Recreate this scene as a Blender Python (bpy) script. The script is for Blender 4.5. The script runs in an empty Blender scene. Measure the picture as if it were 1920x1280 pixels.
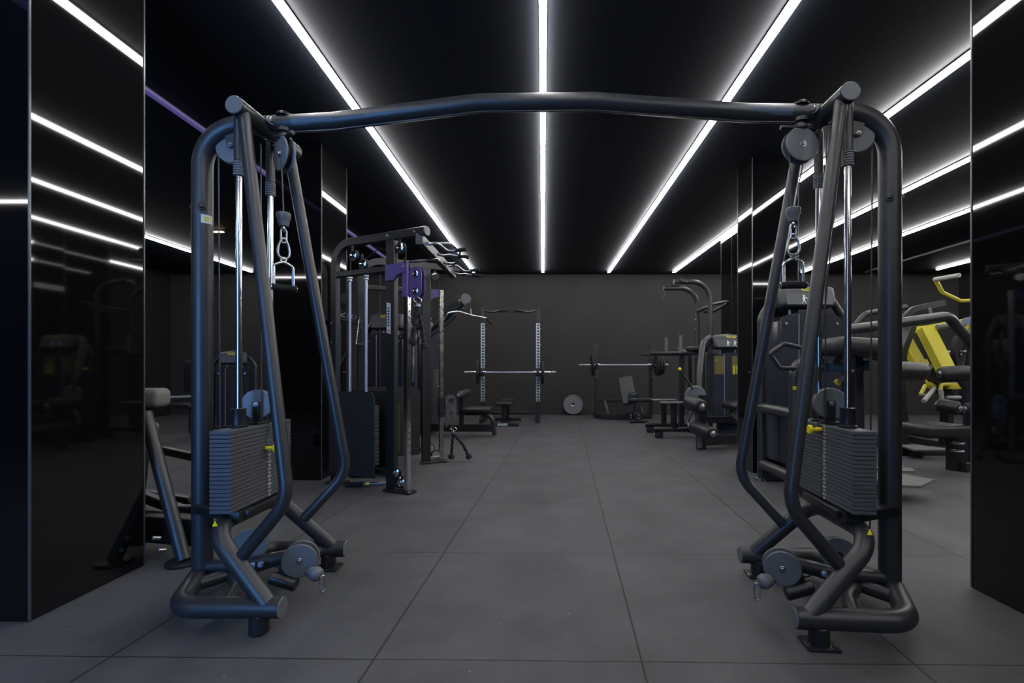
import bpy, bmesh, math, random
from mathutils import Vector, Matrix
random.seed(7)
R = math.radians
COL = bpy.context.scene.collection
V = Vector
# camera: 36 mm sensor, 882 px focal length at 1920 px, eye 1.078 m above the floor at the origin, looking along +Y
FPX, CX, CY, EYE = 882.0, 1018.0, 690.0, 1.078

def at(px, py, y):
    """World point at distance y along the room, measured from the photograph."""
    return V(((px - CX) * y / FPX, y, EYE - (py - CY) * y / FPX))

# ------------------------------------------------------------------ mesh kit
def fillet(pts, bend, n=7):
    pts = [V(p) for p in pts]
    if not bend or len(pts) < 3:
        return pts
    out = [pts[0]]
    for i in range(1, len(pts) - 1):
        p = pts[i]; a = pts[i-1] - p; b = pts[i+1] - p
        la, lb = a.length, b.length
        if la < 1e-6 or lb < 1e-6:
            continue
        a /= la; b /= lb
        ang = a.angle(b)
        if ang > R(176):
            out.append(p); continue
        bd = bend[i-1] if isinstance(bend, (list, tuple)) else bend
        t = min(bd / math.tan(ang / 2), .48 * la if i > 1 else .95 * la, .48 * lb if i < len(pts) - 2 else .95 * lb)
        r = t * math.tan(ang / 2)
        bis = (a + b).normalized()
        c = p + bis * (r / math.sin(ang / 2))
        s = p + a * t - c; e = p + b * t - c
        tot = s.angle(e); ax = s.cross(e)
        if ax.length < 1e-9:
            out.append(p); continue
        ax.normalize()
        for k in range(n + 1):
            out.append(c + Matrix.Rotation(tot * k / n, 3, ax) @ s)
    out.append(pts[-1])
    return out

class MB:
    """Collects shapes in world coordinates; build() links them as ONE mesh object."""
    def __init__(self):
        self.v = []; self.f = []
    def add(self, vs, fs, M=None):
        b = len(self.v)
        self.v += [(M @ V(p)) if M else V(p) for p in vs]
        self.f += [tuple(b + i for i in f) for f in fs]
        return self
    def sweep(self, pts, sec, bend=0, up=None, closed=False, n=7):
        P = fillet(pts, bend, n) if not closed else [V(p) for p in pts]
        N = len(P)
        T = []
        for i in range(N):
            if closed:
                t = P[(i+1) % N] - P[i-1]
            elif i == 0: t = P[1] - P[0]
            elif i == N-1: t = P[-1] - P[-2]
            else: t = (P[i+1] - P[i]).normalized() + (P[i] - P[i-1]).normalized()
            T.append(t.normalized())
        u = V(up) if up else (V((0,0,1)) if abs(T[0].z) < .9 else V((1,0,0)))
        u = (u - T[0] * u.dot(T[0])).normalized()
        rings = []
        for i in range(N):
            if i:
                q = T[i-1].rotation_difference(T[i]); u = q @ u
                u = (u - T[i] * u.dot(T[i])).normalized()
            w = T[i].cross(u)
            rings.append([P[i] + u * a + w * b for a, b in sec])
        m = len(sec); vs = [p for r in rings for p in r]; fs = []
        for i in range(N if closed else N-1):
            j = (i+1) % N
            for k in range(m):
                l = (k+1) % m
                fs.append((i*m+k, i*m+l, j*m+l, j*m+k))
        if not closed:
            fs.append(tuple(range(m-1, -1, -1))); fs.append(tuple((N-1)*m + k for k in range(m)))
        return self.add(vs, fs)
    def tube(self, pts, r, bend=0, seg=16, closed=False, n=7):
        return self.sweep(pts, [(r*math.cos(2*math.pi*k/seg), r*math.sin(2*math.pi*k/seg)) for k in range(seg)], bend, None, closed, n)
    def bar(self, pts, a, b, up=None, bend=0, ch=.006):
        a /= 2; b /= 2; ch = min(ch, a*.6, b*.6)
        sec = [(a-ch,-b),(a,-b+ch),(a,b-ch),(a-ch,b),(-a+ch,b),(-a,b-ch),(-a,-b+ch),(-a+ch,-b)]
        return self.sweep(pts, sec, bend, up)
    def lathe(self, prof, o, axis, seg=28, hole=False):
        q = V((0,0,1)).rotation_difference(V(axis).normalized()); o = V(o)
        vs = []; fs = []; m = len(prof)
        for r, z in prof:
            for k in range(seg):
                a = 2*math.pi*k/seg
                vs.append(o + q @ V((r*math.cos(a), r*math.sin(a), z)))
        for i in range(m-1):
            for k in range(seg):
                l = (k+1) % seg
                fs.append((i*seg+k, i*seg+l, (i+1)*seg+l, (i+1)*seg+k))
        if hole: fs += [((m-1)*seg+k, (m-1)*seg+(k+1)%seg, (k+1)%seg, k) for k in range(seg)]
        else: fs.append(tuple(range(seg-1,-1,-1))); fs.append(tuple((m-1)*seg+k for k in range(seg)))
        return self.add(vs, fs)
    def cyl(self, p0, p1, r, r1=None, ch=.002, seg=24):
        p0 = V(p0); p1 = V(p1); d = p1 - p0; L = d.length; r1 = r if r1 is None else r1
        ch = min(ch, r*.4, r1*.4, L*.4)
        return self.lathe([(r-ch,0),(r,ch),(r1,L-ch),(r1-ch,L)], p0, d, seg)
    def box(self, c, s, M=None, bev=.004, seg=2):
        """box centred at c, sides s, bevelled edges; M is an optional 3x3 rotation about c"""
        bm = bmesh.new(); bmesh.ops.create_cube(bm, size=1)
        for v in bm.verts: v.co = V((v.co.x*s[0], v.co.y*s[1], v.co.z*s[2]))
        if bev:
            bmesh.ops.bevel(bm, geom=bm.edges[:], offset=min(bev, min(s)*.45), segments=seg, affect='EDGES', profile=.5)
        bm.verts.index_update()
        vs = [v.co.copy() for v in bm.verts]; fs = [tuple(v.index for v in f.verts) for f in bm.faces]; bm.free()
        T = Matrix.Translation(V(c)) @ (M.to_4x4() if M else Matrix())
        return self.add(vs, fs, T)
    def prism(self, poly, th, o, right, up, bev=0):
        """polygon in the plane (right, up) through o, extruded th along right x up"""
        right = V(right).normalized(); up = V(up).normalized(); n = right.cross(up); o = V(o); m = len(poly)
        vs = [o + right*a + up*b for a, b in poly] + [o + right*a + up*b + n*th for a, b in poly]
        fs = [tuple(range(m-1,-1,-1)), tuple(range(m, 2*m))] + [(i,(i+1)%m,m+(i+1)%m,m+i) for i in range(m)]
        return self.add(vs, fs)
    def ring(self, o, axis, Rr, r, seg=24, ss=10, sx=1, sy=1, tw=0):
        q = V((0,0,1)).rotation_difference(V(axis).normalized())
        pts = [V(o) + q @ V((Rr*sx*math.cos(2*math.pi*k/seg), Rr*sy*math.sin(2*math.pi*k/seg), 0)) for k in range(seg)]
        return self.tube(pts, r, seg=ss, closed=True)
    def text(self, s, size, o, right, up, th=.0015):
        cu = bpy.data.curves.new('t', 'FONT'); cu.body = s; cu.size = size; cu.align_x = 'CENTER'; cu.align_y = 'CENTER'; cu.extrude = th; cu.resolution_u = 2
        ob = bpy.data.objects.new('t', cu); COL.objects.link(ob)
        bpy.context.view_layer.update()
        me = bpy.data.meshes.new_from_object(ob.evaluated_get(bpy.context.evaluated_depsgraph_get()))
        right = V(right).normalized(); up = V(up).normalized(); n = right.cross(up)
        M = Matrix(((right.x,up.x,n.x,o[0]),(right.y,up.y,n.y,o[1]),(right.z,up.z,n.z,o[2]),(0,0,0,1)))
        self.add([v.co.copy() for v in me.vertices], [tuple(p.vertices) for p in me.polygons], M)
        bpy.data.objects.remove(ob); bpy.data.curves.remove(cu); bpy.data.meshes.remove(me)
        return self
    def mapped(self, fn):
        o = MB(); o.v = [V(fn(p)) for p in self.v]; o.f = list(self.f); return o
    def build(self, name, mat, parent=None, label=None, loc=None, sharp=38):
        M = Matrix()
        if parent is not None:
            M = Matrix(MATS[parent.name])
        elif loc is not None:
            M = Matrix.Translation(V(loc))
        I = M.inverted()
        me = bpy.data.meshes.new(name)
        me.from_pydata([tuple(I @ p) for p in self.v], [], self.f)
        bm = bmesh.new(); bm.from_mesh(me); bmesh.ops.recalc_face_normals(bm, faces=bm.faces[:]); bm.to_mesh(me); bm.free()
        me.shade_smooth(); me.set_sharp_from_angle(angle=R(sharp))
        me.materials.append(mat)
        o = bpy.data.objects.new(name, me); COL.objects.link(o)
        if parent is not None:
            o.parent = parent
        elif loc is not None:
            o.location = loc
        MATS[o.name] = M
        if label: o['label'] = label
        return o
MATS = {}

def thing(name, label, cat, loc=(0,0,0), rz=0, group=None):
    o = bpy.data.objects.new(name, None); COL.objects.link(o); o.empty_display_size = .1
    o.location = loc; o.rotation_euler = (0,0,rz)
    MATS[o.name] = Matrix.Translation(V(loc)) @ Matrix.Rotation(rz, 4, 'Z')
    return tag(o, label, cat, group)
def tag(o, label, cat, group=None):
    o['label'] = label; o['category'] = cat
    if group: o['group'] = group
    return o
def struct(o):
    o['kind'] = 'structure'; return o
def P(name, mb, mat, parent, label=None):
    return mb.build(name, mat, parent, label)
def islands(mb, gap=.0005):
    n = len(mb.v); p = list(range(n))
    def find(a):
        while p[a] != a:
            p[a] = p[p[a]]; a = p[a]
        return a
    for f in mb.f:
        for i in f[1:]: p[find(i)] = find(f[0])
    g = {}
    for i in range(n): g.setdefault(find(i), []).append(i)
    bx = [[k, [min(mb.v[i][a] for i in v)-gap for a in range(3)], [max(mb.v[i][a] for i in v)+gap for a in range(3)]] for k, v in g.items()]
    for i in range(len(bx)):
        for j in range(i):
            if all(bx[i][1][a] <= bx[j][2][a] and bx[j][1][a] <= bx[i][2][a] for a in range(3)): p[find(bx[i][0])] = find(bx[j][0])
    out = {}
    for i in range(n): out.setdefault(find(i), []).append(i)
    res = []
    fs = {}
    for f in mb.f: fs.setdefault(find(f[0]), []).append(f)
    for k, v in out.items():
        ix = {a: b for b, a in enumerate(v)}; m = MB(); m.v = [mb.v[i] for i in v]; m.f = [tuple(ix[i] for i in f) for f in fs[k]]; res.append(m)
    return res
def PE(name, mb, mat, parent, label=None):
    """every separate piece of mb becomes a part of its own"""
    return [m.build(name, mat, parent, label) for m in islands(mb)]
def dup(o, parent=None, loc=None):
    c = o.copy(); COL.objects.link(c)
    if parent: c.parent = parent
    if loc is not None: c.location = loc
    MATS[c.name] = MATS[o.name]
    for ch in list(o.children): dup(ch, c)
    return c

# ------------------------------------------------------------------ materials
def mat(name, col, rough=.5, metal=0, spec=.5, bump=0, bscale=60, var=0, vscale=8, coat=0, trans=0, alpha=1, emit=None, es=0):
    m = bpy.data.materials.new(name); m.use_nodes = True
    nt = m.node_tree; b = nt.nodes['Principled BSDF']; L = nt.links
    b.inputs['Base Color'].default_value = (*col, 1); b.inputs['Roughness'].default_value = rough
    b.inputs['Metallic'].default_value = metal; b.inputs['Specular IOR Level'].default_value = spec
    b.inputs['Coat Weight'].default_value = coat; b.inputs['Coat Roughness'].default_value = .08
    b.inputs['Transmission Weight'].default_value = trans; b.inputs['Alpha'].default_value = alpha
    if emit:
        b.inputs['Emission Color'].default_value = (*emit, 1); b.inputs['Emission Strength'].default_value = es
    tc = nt.nodes.new('ShaderNodeTexCoord')
    if var:
        n = nt.nodes.new('ShaderNodeTexNoise'); n.inputs['Scale'].default_value = vscale; n.inputs['Detail'].default_value = 5
        L.new(tc.outputs['Object'], n.inputs['Vector'])
        mr = nt.nodes.new('ShaderNodeMapRange'); mr.inputs['From Min'].default_value = .3; mr.inputs['From Max'].default_value = .7
        mr.inputs['To Min'].default_value = max(0, rough - var); mr.inputs['To Max'].default_value = min(1, rough + var)
        L.new(n.outputs['Fac'], mr.inputs['Value']); L.new(mr.outputs['Result'], b.inputs['Roughness'])
    if bump:
        n = nt.nodes.new('ShaderNodeTexNoise'); n.inputs['Scale'].default_value = bscale; n.inputs['Detail'].default_value = 3
        L.new(tc.outputs['Object'], n.inputs['Vector'])
        bp = nt.nodes.new('ShaderNodeBump'); bp.inputs['Strength'].default_value = bump; bp.inputs['Distance'].default_value = .004
        L.new(n.outputs['Fac'], bp.inputs['Height']); L.new(bp.outputs['Normal'], b.inputs['Normal'])
    return m

M_paint   = mat('charcoal_powder_coat', (.021,.0225,.026), .37, 0, .5, .05, 400, .04, 12)
M_dark    = mat('black_powder_coat', (.0095,.01,.012), .38, 0, .5, .05, 300, .05, 12)
M_wheel   = mat('dark_grey_pulley_plastic', (.105,.112,.12), .42, 0, .45, .03, 200, .04)
M_rubber  = mat('black_rubber', (.014,.014,.016), .7, 0, .3, .1, 180)
M_plate   = mat('grey_weight_plate_paint', (.062,.066,.077), .5, 0, .4, .05, 200, .06)
M_chrome  = mat('chrome', (.62,.63,.66), .15, 1, .5)
M_steel   = mat('brushed_steel', (.36,.37,.4), .3, 1, .5, .05, 120, .06)
M_rod     = mat('satin_silver_rod', (.42,.42,.5), .32, .6, .5, 0, 60, .04)
M_column  = mat('galvanised_column', (.36,.35,.32), .26, .95, .5, .006, 40, .08, 25)
M_cable   = mat('black_coated_cable', (.03,.03,.034), .35)
M_yellow  = mat('yellow_plastic', (.76,.63,.01), .35, 0, .5, .02, 100, .05)
M_yelpnt  = mat('yellow_powder_coat', (.52,.46,.035), .38, 0, .5, .03, 200, .05)
M_vinyl   = mat('black_vinyl_upholstery', (.013,.0135,.0155), .42, 0, .45, .25, 90, .06, 20)
M_greyvin = mat('grey_vinyl_upholstery', (.16,.16,.16), .5, 0, .4, .2, 90, .06, 20)
M_pale    = mat('pale_blue_steel_strip', (.42,.5,.56), .4, .1, .5, .03, 120, .05)
M_hole    = mat('dark_hole', (.006,.006,.007), .7)
M_white   = mat('white_print', (.7,.72,.74), .5, 0, .3)
M_sticker = mat('pale_grey_sticker', (.5,.52,.54), .45, 0, .4, .02, 60)
M_red     = mat('red_print', (.5,.03,.02), .5)
M_black   = mat('black_print', (.01,.01,.01), .5)
M_console = mat('grey_console_plastic', (.055,.057,.062), .45, 0, .4, .05, 250, .05)
M_panel   = mat('console_panel', (.07,.075,.085), .38, 0, .4, .02, 90)
M_shroud  = mat('smoked_acrylic_shroud', (.028,.03,.042), .22, 0, .5, .01, 8, .04, 3)
M_gold    = mat('dull_yellow_print', (.12,.105,.03), .5, 0, .3, .02, 60)
M_grip    = mat('black_foam_grip', (.012,.012,.013), .8, 0, .3, .3, 260)
M_lgrip   = mat('pale_grey_rubber_grip', (.3,.3,.29), .65, 0, .3, .15, 220)
M_bumper  = mat('grey_bumper_rubber', (.13,.135,.145), .6, 0, .35, .1, 150, .05)
M_step    = mat('grey_ribbed_footplate', (.13,.13,.127), .55, 0, .35, .2, 160, .05)
M_logo    = mat('blue_grey_badge', (.05,.075,.11), .4, 0, .4, .02, 60)
M_purple  = mat('purple_anodised_plate', (.1,.07,.24), .35, .3, .5, .02, 60, .05)
M_warm    = mat('warm_lamp', (1,.8,.5), .5, emit=(1,.72,.36), es=9)
# ------------------------------------------------------------------ room shell
BACK, FRONT, LEFT, RIGHT, CEIL = 10.86, -2.6, -8.6, 9.6, 3.245
def floor_material():
    m = bpy.data.materials.new('rubber_tile_floor'); m.use_nodes = True
    nt = m.node_tree; N = nt.nodes; L = nt.links; b = N['Principled BSDF']
    geo = N.new('ShaderNodeNewGeometry'); sep = N.new('ShaderNodeSeparateXYZ'); L.new(geo.outputs['Position'], sep.inputs[0])
    def math_(op, a, c, d=None):
        n = N.new('ShaderNodeMath'); n.operation = op
        for i, x in enumerate((a, c, d)):
            if x is None: continue
            if isinstance(x, (int, float)): n.inputs[i].default_value = x
            else: L.new(x, n.inputs[i])
        return n.outputs[0]
    X, Y = sep.outputs[0], sep.outputs[1]
    wob = N.new('ShaderNodeTexNoise'); wob.inputs['Scale'].default_value = 1.7; L.new(geo.outputs['Position'], wob.inputs['Vector'])
    wv = math_('MULTIPLY_ADD', wob.outputs['Fac'], .012, -.006)
    def seam(base, other, k, off, size, w):
        u = math_('MULTIPLY_ADD', other, k, base); u = math_('ADD', u, wv)
        u = math_('SUBTRACT', u, off); u = math_('DIVIDE', u, size)
        fr = math_('FRACT', u, 0); d = math_('SUBTRACT', fr, .5); d = math_('ABSOLUTE', d, 0); d = math_('SUBTRACT', .5, d); d = math_('MULTIPLY', d, size)
        s = N.new('ShaderNodeMapRange'); s.inputs['From Min'].default_value = w*.35; s.inputs['From Max'].default_value = w
        s.inputs['To Min'].default_value = 1; s.inputs['To Max'].default_value = 0; L.new(d, s.inputs['Value'])
        fl = math_('FLOOR', u, 0)
        return s.outputs[0], fl
    s1, c1 = seam(X, Y, -.0465, -.7075, .99, .0055)
    s2, c2 = seam(Y, X, .016, 2.738, 1.005, .0042)
    sm = math_('MAXIMUM', s1, s2)
    # per tile tint, mottling and pale rubber flecks
    comb = N.new('ShaderNodeCombineXYZ'); L.new(c1, comb.inputs[0]); L.new(c2, comb.inputs[1])
    wn = N.new('ShaderNodeTexWhiteNoise'); wn.noise_dimensions = '2D'; L.new(comb.outputs[0], wn.inputs['Vector'])
    big = N.new('ShaderNodeTexNoise'); big.inputs['Scale'].default_value = 2.2; big.inputs['Detail'].default_value = 7; big.inputs['Roughness'].default_value = .62; L.new(geo.outputs['Position'], big.inputs['Vector'])
    fine = N.new('ShaderNodeTexNoise'); fine.inputs['Scale'].default_value = 150; fine.inputs['Detail'].default_value = 2; L.new(geo.outputs['Position'], fine.inputs['Vector'])
    v = math_('MULTIPLY_ADD', big.outputs['Fac'], .085, .008)
    v = math_('MULTIPLY_ADD', wn.outputs['Value'], .005, v)
    v = math_('MULTIPLY_ADD', fine.outputs['Fac'], .024, v)
    vor = N.new('ShaderNodeTexVoronoi'); vor.inputs['Scale'].default_value = 7.5; L.new(geo.outputs['Position'], vor.inputs['Vector'])
    fl = math_('LESS_THAN', vor.outputs['Distance'], .028)
    fl2 = math_('MULTIPLY', fl, .16)
    v = math_('ADD', v, fl2)
    dk = math_('MULTIPLY_ADD', sm, -.85, 1); v = math_('MULTIPLY', v, dk)
    cc = N.new('ShaderNodeCombineColor'); L.new(v, cc.inputs[0]); L.new(v, cc.inputs[1]); L.new(math_('MULTIPLY', v, 1.1), cc.inputs[2])
    L.new(cc.outputs[0], b.inputs['Base Color'])
    b.inputs['Roughness'].default_value = .62; b.inputs['Specular IOR Level'].default_value = .35
    bh = math_('MULTIPLY_ADD', sm, -1.5, fine.outputs['Fac'])
    bp = N.new('ShaderNodeBump'); bp.inputs['Strength'].default_value = .35; bp.inputs['Distance'].default_value = .002
    L.new(bh, bp.inputs['Height']); L.new(bp.outputs['Normal'], b.inputs['Normal'])
    return m
M_floor = floor_material()
M_wall = mat('charcoal_plaster_wall', (.0365,.034,.033), .8, 0, .25, .08, 25, .08, 3)
M_side = mat('black_painted_wall', (.012,.012,.013), .75, 0, .2, .06, 25)
M_ceil = mat('black_painted_ceiling', (.0075,.0095,.0155), .62, 0, .25, .04, 20)
M_gloss = mat('black_glass_panel', (.0035,.0035,.004), .035, 0, .5, .0, 3)
M_edge = mat('polished_panel_edge', (.09,.1,.11), .25, .4, .5)
def glass_material():
    m = bpy.data.materials.new('thin_window_glass'); m.use_nodes = True; nt = m.node_tree; N = nt.nodes; L = nt.links
    N.remove(N['Principled BSDF'])
    tr = N.new('ShaderNodeBsdfTransparent'); tr.inputs[0].default_value = (.93,.95,.96,1)
    gl = N.new('ShaderNodeBsdfGlossy'); gl.inputs['Roughness'].default_value = .02
    mx = N.new('ShaderNodeMixShader'); mx.inputs[0].default_value = .06
    L.new(tr.outputs[0], mx.inputs[1]); L.new(gl.outputs[0], mx.inputs[2]); L.new(mx.outputs[0], N['Material Output'].inputs['Surface'])
    return m
M_glass = glass_material()
M_frame = mat('black_window_frame', (.02,.02,.022), .5, 0, .4, .03, 80)
M_house = mat('strip_housing', (.03,.03,.032), .5, 0, .4, .02, 80)

def slab(name, lo, hi, m):
    lo, hi = V(lo), V(hi)
    o = MB().box((lo+hi)/2, hi-lo, bev=0).build(name, m, loc=((lo.x+hi.x)/2, (lo.y+hi.y)/2, lo.z))
    return struct(o)
slab('floor', (LEFT,FRONT,-.12), (RIGHT,BACK,0), M_floor)
slab('ceiling', (LEFT-.15,FRONT-.15,CEIL), (RIGHT+.15,BACK+.15,CEIL+.12), M_ceil)
slab('wall_back', (LEFT-.15,BACK,-.12), (RIGHT+.15,BACK+.15,CEIL), M_wall)
slab('wall_left', (LEFT-.15,FRONT,-.12), (LEFT,BACK,CEIL), M_side)
slab('wall_right', (RIGHT,FRONT,-.12), (RIGHT+.15,BACK,CEIL), M_side)
# wall behind the camera, with a glazed bay stepping in towards the machines: the blue daylight
WX0, WX1, WZ0, WZ1, BAY = -3.5, -1.15, .1, 3.05, -.95
mb = MB()
for x0, x1, y0, y1, z0, z1 in ((LEFT-.15,WX0-.12,FRONT-.15,FRONT,-.12,CEIL), (WX1+.12,RIGHT+.15,FRONT-.15,FRONT,-.12,CEIL), (WX0-.12,WX0,FRONT-.15,BAY,-.12,CEIL), (WX1,WX1+.12,FRONT-.15,BAY,-.12,CEIL), (WX0,WX1,BAY-.14,BAY,0,WZ0), (WX0,WX1,BAY-.14,BAY,WZ1,CEIL)):
    mb.box(((x0+x1)/2,(y0+y1)/2,(z0+z1)/2), (x1-x0,y1-y0,z1-z0), bev=0)
struct(mb.build('wall_front', M_side, loc=(0,FRONT,0)))
nw = 2; ww = (WX1-WX0)/nw
for i in range(nw):
    x0 = WX0 + i*ww; x1 = x0 + ww; f = .05
    mb = MB()
    for c, s in (((x0+f/2,0,(WZ0+WZ1)/2),(f,.08,WZ1-WZ0)), ((x1-f/2,0,(WZ0+WZ1)/2),(f,.08,WZ1-WZ0)), (((x0+x1)/2,0,WZ0+f/2),(ww-2*f,.08,f)), (((x0+x1)/2,0,WZ1-f/2),(ww-2*f,.08,f))):
        mb.box((c[0],BAY-.07,c[2]), s, bev=.004)
    w = struct(mb.build('window_%d' % (i+1), M_frame, loc=((x0+x1)/2,BAY-.07,WZ0)))
    MATS[w.name] = Matrix.Translation(w.location)
    MB().box(((x0+x1)/2,BAY-.07,(WZ0+WZ1)/2), (ww-2*f,.012,WZ1-WZ0-2*f), bev=0).build('pane', M_glass, w)

# pillars clad in black glass: side faces to the aisle mirror the strips
def pillar(n, x0, x1, y0, y1, rot=0, joints=()):
    cx, cy = (x0+x1)/2, (y0+y1)/2
    o = MB().box((cx,cy,CEIL/2), (x1-x0, y1-y0, CEIL), bev=.003, seg=1).build('trim_%d' % n, M_gloss, loc=(cx,cy,0))
    struct(o)
    mb = MB()
    for (xx, yy) in ((x0,y0),(x0,y1),(x1,y0),(x1,y1)):
        mb.box((xx,yy,CEIL/2), (.007,.007,CEIL-.01), bev=0)
    for xx, yy in joints:
        mb.box((xx,yy,CEIL/2), (.004,.004,CEIL-.01), bev=0)
    MATS[o.name] = Matrix.Translation(V((cx,cy,0)))
    mb.build('edge_trim', M_edge, o, label='thin polished corner strip')
    o.rotation_euler.z = rot
pillar(1, -2.67, -2.18, 2.0, 2.57, R(-.3))
pillar(2, -2.6, -2.13, 4.53, 5.1, R(-.3))
pillar(3, 2.105, 2.6, 1.30, 2.31, 0)
pillar(4, 2.15, 2.62, 4.83, 5.19, 0)
pillar(5, 2.97, 3.45, 7.10, 7.84, 0, ((2.97,7.4),))

# ------------------------------------------------------------------ ceiling light strips
M_lit = mat('lit_strip_diffuser', (1,1,1), .5, emit=(1,.985,.965), es=36)
M_dimp = mat('dim_violet_strip_diffuser', (.3,.25,.5), .5, emit=(.42,.3,1), es=.13)
M_off = mat('unlit_strip_diffuser', (.25,.25,.27), .4)
def strip(p0, p1, m, label, group=None, w=.046):
    p0, p1 = V(p0), V(p1); c = (p0+p1)/2
    t = thing('light_strip', label, 'light', (c.x,c.y,3.2))
    t['group'] = group or 'ceiling light strips'
    d = p1-p0; n = max(1, int(d.length/.9))
    side = V((-d.y,d.x,0)).normalized()
    P('housing', MB().bar([p0+V((0,0,3.239)), p1+V((0,0,3.239))], .012, w+.006, up=(0,0,1), ch=.001), M_house, t)
    mb = MB(); h = w/2
    sec = [(-h,3.206),(h,3.206),(h,3.233),(-h,3.233)]
    vs = []; fs = []
    for i in range(n+1):
        q = p0 + d*i/n
        for a, z in sec: vs.append(q + side*a + V((0,0,z)))
    for i in range(n):
        for k in range(4):
            l = (k+1) % 4; fs.append((i*4+k, i*4+l, i*4+4+l, i*4+4+k))
    fs += [(3,2,1,0), (n*4,n*4+1,n*4+2,n*4+3)]
    mb.add(vs, fs); P('diffuser', mb, m, t)
    return t
Y0, Y1 = -.9, 10.5
strip((-1.545,Y0,0), (-1.545,Y1,0), M_lit, 'bright white ceiling strip running above the cable rope trainer on the left of the aisle')
strip((0,Y0,0), (0,Y1,0), M_lit, 'bright white ceiling strip straight down the middle of the aisle')
strip((1.47,Y0,0), (1.47,Y1,0), M_lit, 'bright white ceiling strip just right of the middle one, ending above the incline bench')
strip((2.92,Y0,0), (2.92,Y1,0), M_lit, 'bright white ceiling strip that ends above the chin-up tower')
strip((4.37,Y0,0), (4.37,Y1,0), M_lit, 'white ceiling strip next beyond the one over the chin-up tower')
strip((5.78,Y0,0), (5.78,Y1,0), M_lit, 'white ceiling strip third to the right of the aisle pillars, left of the unlit one')
strip((7.2,Y0,0), (7.2,Y1,0), M_off, 'unlit ceiling strip over the right-hand side room')
strip((8.55,Y0,0), (8.55,10.2,0), M_lit, 'white ceiling strip above the yellow handlebar, upper of the pair')
strip((8.95,Y0,0), (8.95,9.6,0), M_lit, 'white ceiling strip above the yellow handlebar, lower of the pair')
strip((-3.06,1.0,0), (-3.06,10.4,0), M_dimp, 'dim violet ceiling strip behind the left-hand pillars')
strip((-6.47,2.5,0), (-6.47,10.45,0), M_lit, 'white ceiling strip over the dark side room on the left')
strip((-8.2,-2.0,0), (-3.7,-2.0,0), M_lit, 'white cross strip behind the camera mirrored in the black left pillar', w=.03)
strip((-.9,-2.3,0), (6.5,-2.3,0), M_lit, 'white cross strip behind the camera mirrored in the black right pillar', w=.03)
for x, y, lb in ((-5.15,7.4,'small warm ceiling lamp near the left crossover post'), (-5.45,10.0,'small warm ceiling lamp seen past the left cable handle')):
    t = thing('ceiling_lamp', lb, 'light', (x,y,3.2), 0, 'small warm ceiling lamps')
    P('housing', MB().box((x,y,3.236), (.26,.07,.016)), M_house, t)
    P('lens', MB().box((x,y,3.222), (.24,.05,.012), bev=.003), M_warm, t)
# ------------------------------------------------------------------ the big cable crossover in front
CR_C, CR_A = V((-.03, 2.15, 0)), R(-2.2)
cross = thing('cable_crossover', 'large charcoal cable crossover machine spanning the aisle, with two weight towers', 'gym machine', CR_C, CR_A)
_Mc = MATS[cross.name]; _Ic = _Mc.inverted()
def side_fn(s):
    def fn(p):
        if s > 0: return V(p)
        q = _Ic @ V(p); q.x = -q.x; return _Mc @ q
    return fn
def pulley_wheel(mb, o, axis, r, w=.03):
    """grooved wheel between two flat cheeks"""
    mb.lathe([(r*.97,-w/2),(r,-w/2+.003),(r,-w*.2),(r*.9,-.002),(r*.9,.002),(r,w*.2),(r,w/2-.003),(r*.97,w/2)], o, axis, 40)
def bolt(mb, o, axis, r=.011, h=.012):
    a = V(axis).normalized(); o = V(o)
    mb.cyl(o, o+a*h*.4, r*1.3, ch=.001, seg=20); mb.cyl(o+a*h*.4, o+a*h, r*.8, ch=.002, seg=6)

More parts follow.
